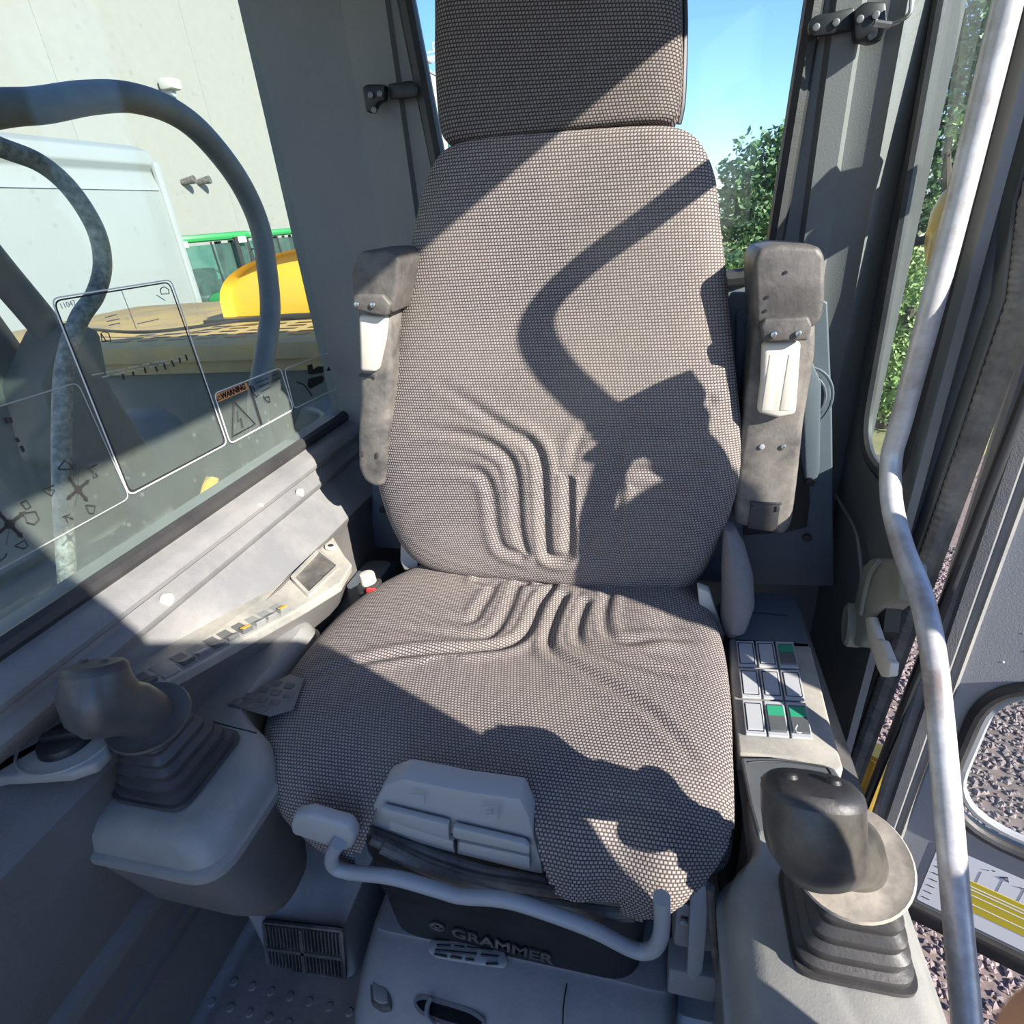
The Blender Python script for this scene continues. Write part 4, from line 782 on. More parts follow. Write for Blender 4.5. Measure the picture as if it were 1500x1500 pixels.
# door check strap up at the top of the jamb
ck = thing('door_bracket', 'black door bracket with an oval slot outside behind the handrail', 'bracket', (.45, .74, 1.1))
obj('bracket_plate', MB().prism([(0.44,1.024,1.218),(0.44,1.059,1.182),(0.44,1.053,1.144),(0.44,1.019,1.144),(0.44,0.959,1.148)], (.012, 0, 0), .003), rubd, ck)
obj('bracket_arm', MB().prism([(0.45,1.07,1.149),(0.45,1.009,1.146),(0.45,0.996,1.097),(0.45,1.066,1.097)], (.03, 0, 0), .004), blk, ck)
obj('oval_slot', MB().rings([((0.438,1.029,1.175), (0, 1, 0), (0, 0, 1), .005, .010, 2), (Vector((0.438,1.029,1.175))+Vector((-.002, 0, 0)), (0, 1, 0), (0, 0, 1), .004, .009, 2)], 16), cream, ck)
yc = thing('yellow_hose', 'short yellow ribbed hose below the door gap beside the console', 'hose', (.42, .80, 0))
obj('hose_tube', MB().tube([(0.46,0.941,0.06),(0.46,0.94,0.025),(0.46,0.939,-0.024),(0.46,0.942,-0.107),(0.46,0.949,-0.19)], .021, 14), yellow, yc)
for q in ((0.46,0.937,0.054), (0.46,0.941,-0.008), (0.46,0.944,-0.059)): obj('hose_ring', MB().tube([Vector(q)+Vector((.0215*math.cos(t*PI/8), .0215*math.sin(t*PI/8), .004*math.sin(t*PI/8))) for t in range(16)], .0014, 5, smooth=False, closed=True), ydeck, yc)
yl = thing('reflection_body', 'yellow rounded body outside the narrow side window, standing in for a reflection', 'lamp', (0.52,1.339,0.992))
yp = Vector((0.52,1.328,0.992)); obj('body_arm', MB().tube([yp, yp+Vector((-.05, .02, -.02)), (.362, yp.y+.02, yp.z-.03)], .008, 8), rub, yl); obj('rounded_body', MB().rings([(yp+Vector((0, 0, z)), (1, 0, 0), (0, 1, 0), r, r, 2) for z, r in ((-.075, .012), (-.06, .030), (-.02, .040), (.03, .040), (.06, .030), (.075, .012))]), yellow, yl)  # yellow body added for a mirror-like reflection at the side window

# ================================================================ lower front: vent box, base cover
vb = thing('floor_vent', 'dusty grey floor vent housing with a black slatted grille', 'vent', (-.52, .42, 0))
obj('housing', lvls(MB(), [(.002, -.612, -.445, .392, .75, .02), (.125, -.612, -.440, .392, .75, .02), (.14, -.605, -.435, .402, .75, .02), (.165, -.60, -.425, .46, .75, .03), (.20, -.59, -.40, .58, .75, .03), (.22, -.58, -.38, .66, .75, .03)]), under, vb)
G = [Vector(p) for p in [(-0.567,0.388,0.136),(-0.425,0.388,0.164),(-0.454,0.388,0.015),(-0.605,0.388,-0.011)]]
gr_ = obj('grille', MB().prism(G, (0, .004, 0), .001), blk, vb)
def gb_(u, v): return G[0].lerp(G[1], u).lerp(G[3].lerp(G[2], u), v)
g_ = MB(); ribbon(g_, [p+Vector((0, -.001, 0)) for p in roundpoly(G, .004, 2)], .005, (0, -1, 0), th=.002); obj('grille_frame', g_, rubd, gr_)
for k in range(22):
    u = .03+k*.94/21
    for v0, v1 in ((.04, .48), (.56, .95)):
        obj('slat', MB().prism([gb_(u, v0), gb_(u+.012, v0), gb_(u+.012, v1), gb_(u, v1)], (0, -.004, 0)), rubd, gr_, smooth=False)
obj('crossbar', MB().prism([gb_(.02, .49), gb_(.98, .49), gb_(.98, .55), gb_(.02, .55)], (0, -.006, 0)), rubd, gr_)
obj('centre_bar', MB().prism([gb_(.48, .03), gb_(.52, .03), gb_(.52, .97), gb_(.48, .97)], (0, -.006, 0)), rubd, gr_)

bc = thing('base_cover', 'dusty blue-grey moulded cover on the floor under the seat', 'cover', (-.18, .5, 0))
rows = []
for y, z in ((.80, .146), (.60, .145), (.43, .143), (.405, .140), (.375, .130), (.345, .113), (.318, .088), (.302, .05), (.299, .0)):
    rows.append([(x, y+dy, z+dz) for x, dz, dy in ((-.415, -.16, .03), (-.410, -.06, .03), (-.395, -.015, .012), (-.37, 0, 0), (-.30, .002, 0), (-.18, .004, 0), (-.05, .004, 0), (.02, .0, 0), (.045, -.012, .006), (.055, -.05, .02), (.057, -.16, .03))])
rr = []
for r in rows: rr.append([Vector((p[0], p[1], max(p[2], 0))) for p in r])
sm = [catmull(r, 4) for r in rr]; sm2 = list(zip(*[catmull([r[i] for r in sm], 4) for i in range(len(sm[0]))]))
obj('cover_shell', MB().grid(sm2), under, bc)
pg = [Vector(p) for p in [(-0.294,0.403,0.15),(-0.224,0.414,0.15),(-0.182,0.409,0.15),(-0.174,0.398,0.15),(-0.179,0.39,0.15),(-0.216,0.387,0.15),(-0.276,0.384,0.15),(-0.291,0.39,0.15)]]
og = obj('vent_insert', MB().prism(pg, (0, 0, .008), .003, 2), ltgrey, bc)
for a, b in (((640, 1384), (722, 1392)), ((637, 1391), (735, 1402)), ((640, 1399), (700, 1406))): pass
for seg in ([(-0.28,0.397,0.159),(-0.26,0.4,0.159)], [(-0.255,0.401,0.159),(-0.24,0.402,0.159)], [(-0.236,0.403,0.159),(-0.199,0.406,0.159)], [(-0.28,0.391,0.159),(-0.22,0.397,0.159)], [(-0.214,0.397,0.159),(-0.189,0.4,0.159)], [(-0.28,0.386,0.159),(-0.261,0.386,0.159)], [(-0.256,0.387,0.159),(-0.24,0.388,0.159)], [(-0.234,0.388,0.159),(-0.222,0.389,0.159)], [(-0.204,0.388,0.159),(-0.187,0.391,0.159)]):
    obj('slot', MB().tube(seg, .0016, 6), blk, og)
pl = [Vector(p) for p in [(-0.378,0.359,0.113),(-0.359,0.364,0.113),(-0.341,0.352,0.113),(-0.33,0.33,0.113),(-0.344,0.326,0.113),(-0.361,0.33,0.113)]]
o_ = obj('plug_plate', MB().prism([p-Vector((0, 0, .012)) for p in pl], (0, 0, .016), .004, 2), rubd, bc)
c_ = sum(pl, Vector())/6
obj('plug_face', MB().prism([c_+(p-c_)*.72 for p in pl], (0, 0, .006), .002), under, o_)
hh = [(-0.301,0.342,0.116),(-0.29,0.35,0.116),(-0.259,0.349,0.116),(-0.218,0.347,0.116),(-0.195,0.339,0.116),(-0.203,0.328,0.116),(-0.251,0.327,0.116),(-0.288,0.332,0.116)]
obj('grab_hole', MB().prism([Vector(p)-Vector((0, 0, .006)) for p in roundpoly([Vector(q) for q in hh], .01, 3)], (0, 0, .007), .0015), blk, bc)
g_ = MB(); ribbon(g_, [Vector(p)+Vector((0, 0, .002)) for p in roundpoly([Vector(q) for q in hh], .01, 3)], .004, (0, 0, 1), th=.003); obj('hole_rim', g_, under, bc)
obj('hook', MB().tube([(-0.277,0.348,0.124),(-0.278,0.338,0.124),(-0.272,0.326,0.124),(-0.251,0.317,0.124),(-0.231,0.314,0.124)], .0035, 8), steel, bc)
obj('cover_seam', MB().tube([(-0.092,0.395,0.141),(-0.093,0.371,0.141),(-0.091,0.349,0.141)], .001, 5), blk, bc)
# hardware between base cover and console
hw = thing('seat_adjuster_hardware', 'dark steel seat slide and stay beside the base cover', 'bracket', (.08, .42, 0))
obj('slide_block', MB().box((.045, .43, .20), (.095, .60, .34), .006), under, hw)
obj('slide_step', MB().box((.04, .40, .16), (.10, .44, .22), .004), under, hw)
obj('lever_plate', MB().prism([(0.054,0.39,0.419),(0.073,0.39,0.427),(0.077,0.39,0.333),(0.078,0.39,0.251),(0.07,0.39,0.227),(0.06,0.39,0.236),(0.057,0.39,0.326)], (0, .008, 0), .003), steel, hw)
for q in ((0.054,0.425,0.341), (0.055,0.425,0.322), (0.055,0.425,0.286)): screw(hw, q, (0, -1, 0), .005, steel)
obj('stay_strip', MB().tube([(0.072,0.38,0.442),(0.083,0.38,0.342),(0.096,0.38,0.258),(0.111,0.38,0.147)], .0045, 8), rubd, hw)
fb = thing('floor_box', 'small grey plastic box on the floor beside the armrest console', 'box', (.09, .46, 0))
obj('box_body', lvls(MB(), [(.002, .052, .112, .40, .56, .01), (.085, .054, .110, .402, .56, .01), (.092, .058, .106, .408, .56, .01)]), steel, fb)
for i, (x, y) in enumerate(((430, 1468), (412, 1478), (448, 1474), (398, 1462), (466, 1486), (380, 1482), (430, 1492), (352, 1470), (500, 1478), (340, 1495))): pass
st_ = MB()
for ix in range(14):
    for iy in range(12):
        x, y = -.66+ix*.035+(iy % 2)*.0175, .0+iy*.032
        st_.cyl((x, y, -.0005), (x, y, .0022), .0075, .005, 8)
struct('trim_7', st_, matf)

# ================================================================ labels on the big window
XG = -.6995
def outline(name, label, pts, w=.0017, m=white, fill=None):
    P = roundpoly([Vector(p) for p in pts], .010, 4)
    t = thing(name, label, 'sticker', tuple(sum((Vector(p) for p in pts), Vector())/len(pts)))
    mb = MB(); ribbon(mb, P, w, (1, 0, 0), th=.0003); obj('border', mb, m, t, smooth=False)
    return t
def gt(px, px2): return frame(px, Vector(px2)-Vector(px), (0, 0, 1))
whd = mat('faded_print', (.40, .42, .38), .6)
s1 = outline('window_label', 'big clear operating chart label in the middle of the left window', [(-0.699,0.579,1.037),(-0.698,0.772,1.037),(-0.699,0.778,0.778),(-0.699,0.572,0.781)], .0017, white)
mb = MB(); ribbon(mb, roundpoly([Vector(p) for p in [(-0.699,0.581,1.034),(-0.699,0.768,1.034),(-0.699,0.775,0.781),(-0.699,0.575,0.784)]], .010, 4), .0018, (1, 0, 0), th=.0003); obj('inner_border', mb, ink, s1, smooth=False)
g1 = [(-0.699,0.63,1.004),(-0.699,0.663,1.003)]
def marks(parent, x0, y0, x1, y1, n, seed, m=whd):
    pass
rs = random.Random(3)
def dashes(parent, A, B, n, w, m, name='print_line'):
    A, B = Vector(A), Vector(B)
    t = 0
    mb = MB()
    while t < 1:
        e = min(1, t+rs.uniform(.04, .12)); ribbon(mb, [A.lerp(B, t), A.lerp(B, e)], w, (1, 0, 0), closed=False, th=.0002); t = e+rs.uniform(.015, .04)
    obj(name, mb, m, parent, smooth=False)
for A, B in zip([(-0.699,0.641,1.005),(-0.699,0.641,1),(-0.699,0.642,0.995),(-0.699,0.687,0.989),(-0.699,0.59,0.943),(-0.699,0.603,0.937),(-0.699,0.737,1.02)], [(-0.699,0.66,1.006),(-0.699,0.661,1),(-0.699,0.66,0.995),(-0.698,0.725,0.989),(-0.699,0.749,0.93),(-0.699,0.768,0.924),(-0.699,0.749,1.011)]): dashes(s1, A, B, 5, .0014, whd)
for i, (A, B) in enumerate(zip([(-0.699,0.634,0.933),(-0.699,0.651,0.932),(-0.699,0.672,0.933),(-0.699,0.691,0.93),(-0.699,0.707,0.93),(-0.699,0.723,0.93),(-0.698,0.738,0.931),(-0.699,0.753,0.932)], [(-0.699,0.633,0.926),(-0.699,0.65,0.926),(-0.699,0.671,0.925),(-0.699,0.691,0.922),(-0.699,0.707,0.921),(-0.698,0.723,0.921),(-0.699,0.738,0.923),(-0.699,0.753,0.923)])): obj('tick', ribbon(MB(), [Vector(A), Vector(B)], .003, (1, 0, 0), closed=False, th=.0002), ink, s1, smooth=False)
obj('fold_line', ribbon(MB(), [Vector(p) for p in [(-0.699,0.681,1.034),(-0.699,0.682,0.983)]], .001, (1, 0, 0), closed=False, th=.0002), whd, s1, smooth=False)
obj('manual_symbol', MB().tube([(-0.699,0.747,1.026),(-0.699,0.746,1.02),(-0.699,0.761,1.019),(-0.699,0.762,1.025),(-0.699,0.756,1.029),(-0.698,0.749,1.028),(-0.699,0.747,1.026)], .0007, 5, smooth=False), ink, s1)
obj('manual_symbol', MB().tube([(-0.699,0.626,0.988),(-0.699,0.623,0.978),(-0.699,0.636,0.976),(-0.699,0.637,0.986),(-0.699,0.631,0.989),(-0.699,0.626,0.988),(-0.699,0.629,0.977)], .0007, 5, smooth=False), ink, s1)
text('lettering', '11047', .009, gt((-0.699,0.586,1.024), (-0.699,0.601,1.025)), whd, s1, .0002)
s2 = outline('window_label', 'lower clear control pattern label with cross arrows on the left window', [(-0.699,0.427,0.94),(-0.699,0.568,0.94),(-0.699,0.571,0.778),(-0.699,0.347,0.779)], .0014, ltgrey)
def cross(parent, c, r, m=ink):
    c = Vector(c)
    mb = MB()
    for a in range(4):
        t = a*PI/2+.25; d = Vector((0, math.cos(t), math.sin(t))); ribbon(mb, [c+d*r*.25, c+d*r*.8], r*.17, (1, 0, 0), closed=False, th=.0003)
        e = Vector((0, -d.z, d.y)); mb.add([c+d*r*.75+e*r*.16, c+d*r*.75-e*r*.16, c+d*r*1.05, c+d*r*.75+e*r*.16+Vector((.0004, 0, 0)), c+d*r*.75-e*r*.16+Vector((.0004, 0, 0)), c+d*r*1.05+Vector((.0004, 0, 0))], [(0, 1, 2), (3, 4, 5)])
    obj('cross_arrows', mb, m, parent, smooth=False)
    obj('centre_dot', MB().cyl(c, c+Vector((.0006, 0, 0)), r*.26, r*.26, 14), m, parent)
cross(s2, (-0.699,0.51,0.82), .019); cross(s2, (-0.699,0.421,0.819), .021)
for q in ([(-0.699,0.498,0.853),(-0.699,0.507,0.848),(-0.699,0.515,0.846),(-0.699,0.514,0.852),(-0.699,0.51,0.859),(-0.699,0.498,0.853)], [(-0.699,0.547,0.838),(-0.699,0.533,0.838),(-0.699,0.538,0.831),(-0.699,0.535,0.825),(-0.699,0.541,0.824),(-0.699,0.54,0.829)], [(-0.699,0.485,0.837),(-0.699,0.47,0.838),(-0.699,0.477,0.827),(-0.699,0.483,0.832),(-0.699,0.477,0.835)], [(-0.699,0.51,0.798),(-0.699,0.521,0.791),(-0.699,0.515,0.783),(-0.699,0.51,0.786),(-0.699,0.51,0.798)],
          [(-0.699,0.477,0.798),(-0.699,0.487,0.797),(-0.699,0.48,0.789),(-0.699,0.48,0.797),(-0.699,0.488,0.79)], [(-0.699,0.442,0.835),(-0.699,0.449,0.835),(-0.699,0.45,0.826),(-0.699,0.444,0.826),(-0.699,0.442,0.835)], [(-0.699,0.44,0.823),(-0.699,0.452,0.819),(-0.699,0.452,0.809),(-0.699,0.444,0.806),(-0.699,0.438,0.812),(-0.699,0.44,0.823)], [(-0.699,0.415,0.794),(-0.699,0.427,0.795),(-0.699,0.427,0.787),(-0.699,0.422,0.786),(-0.699,0.415,0.794)], [(-0.699,0.394,0.787),(-0.699,0.401,0.788),(-0.699,0.404,0.791)]):
    obj('pictogram', MB().tube(q, .0008, 5, smooth=False), ink, s2)
for q in ([(-0.699,0.523,0.843),(-0.699,0.512,0.824)], [(-0.699,0.506,0.814),(-0.699,0.497,0.803)], [(-0.699,0.417,0.812),(-0.699,0.408,0.8)]): obj('leader', MB().tube(q, .0004, 5), ink, s2)
for q in ([(-0.699,0.469,0.927),(-0.699,0.469,0.92)], [(-0.699,0.47,0.903),(-0.699,0.471,0.898)], [(-0.699,0.471,0.893),(-0.699,0.471,0.886)], [(-0.699,0.474,0.926),(-0.699,0.473,0.92)]): obj('printed_dash', ribbon(MB(), [Vector(q[0]), Vector(q[1])], .0035, (1, 0, 0), closed=False, th=.0003), ink, s2, smooth=False)
s3 = outline('warning_label', 'orange headed electric warning sticker low on the left window', [(-0.699,0.785,0.862),(-0.699,0.973,0.858),(-0.699,0.979,0.773),(-0.699,0.785,0.775)], .0020, white)
A, B, C_, D = [Vector(p) for p in [(-0.698,0.787,0.86),(-0.698,0.867,0.858),(-0.698,0.867,0.846),(-0.698,0.787,0.847)]]
obj('orange_header', MB().prism([A, B, C_, D], (.0003, 0, 0)), orange, s3, smooth=False)
text('lettering', 'WARNING', .0132, frame((-0.697,0.796,0.849), Vector((-0.697,0.864,0.849))-Vector((-0.697,0.796,0.849)), (0, 0, 1)), ink, s3, .0002, .0005)
obj('alert_triangle', MB().tube([(-0.697,0.785,0.85),(-0.697,0.791,0.857),(-0.697,0.796,0.85),(-0.697,0.785,0.85)], .0007, 5, smooth=False), ink, s3)
obj('hazard_triangle', MB().tube([(-0.698,0.823,0.837),(-0.698,0.795,0.785),(-0.698,0.858,0.785),(-0.698,0.823,0.837)], .0013, 6, smooth=False), ink, s3)
obj('lightning_bolt', MB().tube([(-0.698,0.826,0.82),(-0.698,0.82,0.803),(-0.698,0.827,0.806),(-0.698,0.825,0.79)], .0011, 6, smooth=False), ink, s3)
obj('divider', ribbon(MB(), [Vector(p) for p in [(-0.698,0.873,0.851),(-0.698,0.875,0.778)]], .0042, (1, 0, 0), closed=False, th=.0003), ink, s3, smooth=False)
obj('side_mark', MB().tube([(-0.698,0.879,0.848),(-0.698,0.883,0.838),(-0.698,0.876,0.837),(-0.698,0.882,0.828),(-0.698,0.889,0.829)], .0012, 5, smooth=False), ink, s3)
obj('curved_arrow', MB().tube([(-0.698,0.901,0.824),(-0.698,0.905,0.814),(-0.698,0.915,0.809),(-0.698,0.915,0.818),(-0.698,0.903,0.82)], .0011, 5), ink, s3)
for A, B in zip([(-0.698,0.893,0.85),(-0.698,0.895,0.842),(-0.698,0.899,0.833),(-0.698,0.939,0.85),(-0.698,0.944,0.841)], [(-0.698,0.928,0.849),(-0.698,0.93,0.841),(-0.698,0.931,0.833),(-0.698,0.963,0.849),(-0.698,0.964,0.841)]): dashes(s3, A, B, 4, .0016, ink)
s4 = outline('machine_label', 'small sticker with a black excavator pictogram in the window corner', [(-0.699,0.984,0.852),(-0.699,1.152,0.847),(-0.699,1.158,0.766),(-0.698,0.981,0.774)], .0018, white)
obj('pictogram_body', MB().prism([(-0.698,1.06,0.84),(-0.698,1.078,0.84),(-0.698,1.078,0.828),(-0.698,1.099,0.83),(-0.698,1.119,0.824),(-0.698,1.114,0.813),(-0.698,1.071,0.819),(-0.698,1.056,0.825)], (.0004, 0, 0)), ink, s4, smooth=False)
obj('pictogram_track', MB().prism([(-0.698,1.053,0.815),(-0.698,1.103,0.809),(-0.698,1.111,0.801),(-0.698,1.102,0.794),(-0.698,1.052,0.794),(-0.698,1.043,0.803)], (.0004, 0, 0)), ink, s4, smooth=False)
obj('pictogram_triangle', MB().prism([(-0.698,1.126,0.813),(-0.698,1.14,0.819),(-0.698,1.142,0.809)], (.0004, 0, 0)), ink, s4, smooth=False)
obj('pictogram_arm', MB().tube([(-0.698,1.009,0.82),(-0.698,1.032,0.809),(-0.698,1.043,0.793),(-0.698,1.051,0.779)], .0014, 6, smooth=False), ink, s4)

# ================================================================ outside
GZ = -1.35
bld = thing('building', 'long pale concrete hall wall filling the view through the left window', 'building', (-16, 25, GZ))
y = -20.
mb = MB(); mb.box((-16.5, -22, GZ), (-16.06, 49.4, 10.35)); obj('wall', mb, whitew, bld, smooth=False)
while y < 49:
    y2 = min(y+6, 49.4); obj('concrete_panel', MB().box((-16.1, y+.006, GZ), (-16.0, y2-.006, 10.3)), concrete if y < 30 else whitew, bld, smooth=False); y += 6
obj('roof_edge', MB().box((-16.6, -22, 10.33), (-15.92, 49.5, 10.48)), steel, bld, smooth=False)
obj('end_column', MB().box((-16.3, 49.4, GZ), (-15.9, 49.8, 10.9)), mat('dark_green', (.04, .12, .09), .5), bld, smooth=False)
wf = obj('window', MB().prism([(-15.98,45.82,6.016),(-15.98,47.285,6.038),(-15.98,47.225,4.44),(-15.98,46.15,4.397)], (.05, 0, 0)), steel, bld, smooth=False)
obj('gutter_pipe', MB().tube([(-15.9,48.38,10.247),(-15.9,48.187,8.735),(-15.9,47.477,5.959)], .05, 8), whitew, bld)
fl = thing('floodlight', 'small floodlight on an arm at the roof edge of the white wall', 'lamp', (-15.8, 44, 10.5))
obj('arm', MB().tube([(-15.93,43.896,10.043),(-15.93,45.047,10.447),(-15.93,46.248,10.868)], .05, 8), steel, fl); obj('lamp_head', MB().prism([(-15.93,45.622,10.908),(-15.93,46.92,11.207),(-15.93,47.512,11.006),(-15.93,46.411,10.634),(-15.93,45.504,10.632)], (.5, 0, 0), .05), steel, fl)
an = thing('roof_antenna', 'small white lattice antenna above the roof edge beside the headrest', 'antenna', (-15.8, 48, 10.5))
obj('mast', MB().tube([(-15.93,49.01,10.145),(-15.93,50.008,12.531)], .05, 8), whitew, an)
for q in ([(-15.8,47.884,12.077),(-15.8,49.266,12.336)], [(-15.8,47.879,11.737),(-15.8,49.108,11.96)], [(-15.8,47.54,11.261),(-15.8,48.95,11.583)], [(-15.8,46.605,11.285),(-15.8,48.76,11.82)], [(-15.8,48.052,12.146),(-15.8,47.862,11.696)]): obj('crossbar', MB().tube(q, .05, 6), whitew, an)
for i, (px, lab) in enumerate((((-15.9,19.977,5.735), 'white camera housing on the concrete wall above the hose loop'), )):
    t = thing('security_camera', lab, 'camera', px); obj('housing', MB().box((px[0], px[1]-.25, px[2]-.14), (px[0]+.5, px[1]+.25, px[2]+.16), .06), whitew, t); obj('foot', MB().cyl((px[0]-.095, px[1], px[2]-.2), (px[0]+.3, px[1], px[2]-.2), .12, .12), steel, t)
bs = thing('wall_spotlight', 'pair of tiny dark spotlights on the concrete wall', 'lamp', (-15.9,19.946,3.021))
for q in ((-15.9,19.599,2.992), (-15.9,20.389,3.011)): obj('spot', MB().cyl((q[0]-.1, q[1], q[2]), (q[0]+.35, q[1]+.12, q[2]+.06), .09, .13, 12), rubd, bs)
ct = thing('container', 'large pale grey box container standing before the concrete wall', 'container', (-6.8, 3, GZ))
ctp = [(-6.0, GZ), (-6.0, 1.72), (-6.06, 1.90), (-6.0, 1.98), (-6.05, 2.12), (-6.25, 2.20), (-8.6, 2.22), (-8.6, GZ)]
obj('container_body', MB().prism([(x, -2.5, z) for x, z in ctp], (0, 9.5, 0), .02), contm, ct)
obj('corner_post', MB().box((-6.03, 6.93, GZ), (-5.97, 7.03, 2.0), .01), contm, ct)
obj('door_seam', MB().box((-5.995, 3.2, 1.70), (-5.985, 6.9, 1.73)), steel, ct)

# tractors in a row
def tractor(x, y, label):
    t = thing('tractor', label, 'tractor', (x, y, GZ), 'parked green tractors')
    o = Vector((x, y, GZ))
    def b(n, a, c, m, r=.02, par=None): return obj(n, MB().box(tuple(o+Vector(a)), tuple(o+Vector(c)), r), m, par or t)
    b('roof', (-.85, -.85, 2.46), (.85, .85, 2.60), tgreen, .06)
    for sx in (-1, 1):
        for sy in (-1, 1):
            obj('cab_post', MB().tube([o+Vector((sx*.78, sy*.72, 2.45)), o+Vector((sx*.82, sy*.80, 1.2)), o+Vector((sx*.70, sy*.74, .9))], .05, 6), tyre, t)
    for n, a, c in (('side_window', (.80, -.7, 1.25), (.82, .7, 2.4)), ('rear_window', (-.75, .74, 1.3), (.75, .76, 2.4)), ('front_window', (-.75, -.78, 1.25), (.75, -.76, 2.4)), ('side_window', (-.82, -.7, 1.25), (-.80, .7, 2.4))): b(n, a, c, gl_cab, 0)
    for sx in (-.82, .82): obj('door_pillar', MB().tube([o+Vector((sx, .05, 2.45)), o+Vector((sx, .12, 1.0))], .04, 6), tyre, t); obj('window_rail', MB().tube([o+Vector((sx, -.75, 1.35)), o+Vector((sx, .75, 1.45))], .035, 6), tyre, t)
    obj('front_pillar', MB().tube([o+Vector((0, -.78, 2.45)), o+Vector((.05, -.78, 1.2))], .02, 6), tyre, t)
    b('cab_floor', (-.8, -.8, .75), (.8, .8, 1.2), tyre, .04); b('operator_chair', (-.25, -.1, 1.2), (.25, .4, 1.95), tyre, .05)
    obj('steering_wheel', MB().tube([o+Vector((.22*math.cos(q*PI/8), -.45, 1.7+.22*math.sin(q*PI/8))) for q in range(16)], .02, 6, smooth=False, closed=True), tyre, t)
    hd = obj('hood', MB().rings([(o+Vector((0, -.8-1.5*k, 1.12-.05*k)), (1, 0, 0), (0, 0, 1), .42-.05*k, .38-.08*k, 3.5) for k in (0, .4, .8, 1, 1.1)], 24), tgreen, t)
    b('hood_stripe', (.30, -2.2, 1.22), (.44, -.85, 1.27), yellow, .01, hd)
    for sx in (-.22, .22): obj('headlight', MB().cyl(o+Vector((sx, -2.38, 1.1)), o+Vector((sx, -2.47, 1.1)), .10, .09, 14), white, hd)
    for sx in (-1, 1):
        w = obj('rear_wheel', MB().cyl(o+Vector((sx*.75, .55, .80)), o+Vector((sx*1.15, .55, .80)), .80, .80, 28, .06), tyre, t); obj('rim', MB().cyl(o+Vector((sx*1.1, .55, .80)), o+Vector((sx*1.17, .55, .80)), .42, .38, 20), yellow, w)
        w = obj('front_wheel', MB().cyl(o+Vector((sx*.65, -1.9, .55)), o+Vector((sx*.98, -1.9, .55)), .55, .55, 24, .05), tyre, t); obj('rim', MB().cyl(o+Vector((sx*.94, -1.9, .55)), o+Vector((sx*1.0, -1.9, .55)), .28, .25, 18), yellow, w)
        obj('mirror', MB().box(o+Vector((sx*1.05-.08, -.95, 1.75)), o+Vector((sx*1.05+.08, -.90, 2.15)), .02), tyre, t); obj('mirror_arm', MB().tube([o+Vector((sx*.8, -.8, 2.25)), o+Vector((sx*1.05, -.92, 2.2)), o+Vector((sx*1.05, -.92, 2.0))], .02, 5), tyre, t)
        obj('work_light', MB().box(o+Vector((sx*.6-.1, -.92, 2.38)), o+Vector((sx*.6+.1, -.84, 2.5)), .02), white, t)
    obj('exhaust', MB().cyl(o+Vector((.45, -.95, 1.1)), o+Vector((.45, -.95, 2.5)), .06, .05, 10), tyre, t)
    return t
t0 = tractor(0, 0, 'green tractor nearest the pale container, seen in front of the wall')
t0.location = (-9.6, 11.6, GZ); t0.rotation_euler.z = math.radians(62)
dup(t0, (-9.9, 14.4, GZ), 'green tractor behind the hose, second in the row from the container')
dup(t0, (-10.2, 17.2, GZ), 'green tractor with a blue-tinted cab window, third from the container')
dup(t0, (-10.6, 20.0, GZ), 'furthest green tractor, next to the left window post')

# own machine: hood dome, deck, dark side, hoses
hd_ = thing('engine_hood', 'yellow domed engine hood of the machine behind the left window', 'hood', (-1.5, 3, .7))
rows = []
for yy, s in ((2.68, .97), (2.62, 1.0), (2.9, 1.02), (3.6, 1.02), (3.65, .95)):
    row = []
    for k in range(25):
        a = PI*k/24; row.append((-1.2+.93*s*math.copysign(abs(math.cos(a))**.75, math.cos(a))*(1), yy, .735+.30*s*abs(math.sin(a))**.62))
    rows.append(row)
obj('dome', MB().grid([rows[1], rows[2], rows[3]], False), yellow, hd_)
obj('dome_front', MB().grid([[(-1.2, 2.60, .735)]*25, rows[0], rows[1]]), yellow, hd_)
obj('seam_strip', MB().box((-2.20, 2.55, .722), (-.6, 2.62, .742), .004), rub, hd_)
dk = thing('machine_deck', 'dusty yellow slotted deck plate in front of the domed hood', 'deck', (-1.8, 2.3, .6))
obj('deck_plate', MB().box((-3.6, 2.02, .690), (-.75, 3.6, .722), .006), ydeck, dk)
obj('deck_lip', MB().box((-3.6, 2.0, .655), (-.75, 2.03, .72), .004), ydeck, dk)
obj('side_sheet', MB().box((-3.6, 2.04, .60), (-.75, 2.08, .66), .004), ydeck, dk)
for i in range(9):
    for j in range(5):
        x = -1.12-i*.15; yv = 2.14+j*.075
        if i > 6 and j > 2: continue
        obj('slot', MB().box((x-.045, yv, .7215), (x+.045, yv+.028, .7235), .0), blk, dk, smooth=False)
obj('hand_grip', MB().tube([(-2.6, 2.3, .76), (-2.2, 2.25, .745), (-1.75, 2.5, .75), (-1.4, 2.5, .74)], .008, 6), rub, dk)
mside = mat('machine_dark', (.045, .052, .05), .6, dust=(.12, .125, .11), dscale=3, damt=.7)
ms = thing('machine_superstructure', 'dark dusty side body of the machine under the deck', 'machine', (-1.8, 1, -.5))
obj('body_block', MB().box((-3.5, -1.5, -.6), (-.78, 2.04, .18), .03), mside, ms)  # dark grey also carries the shadow over the tank deck
obj('rear_block', MB().box((-3.5, 2.10, -.6), (-.78, 3.6, .68), .03), mside, ms)
for c, r in (((-1.85, 1.6), .20), ((-1.08, 1.75), .16)):
    obj('round_tank', MB().rings([((c[0], c[1], z), (1, 0, 0), (0, 1, 0), q, q, 2) for z, q in ((.1, r), (.42, r), (.50, r*.92), (.55, r*.7), (.57, r*.3))], 32), mside, ms)
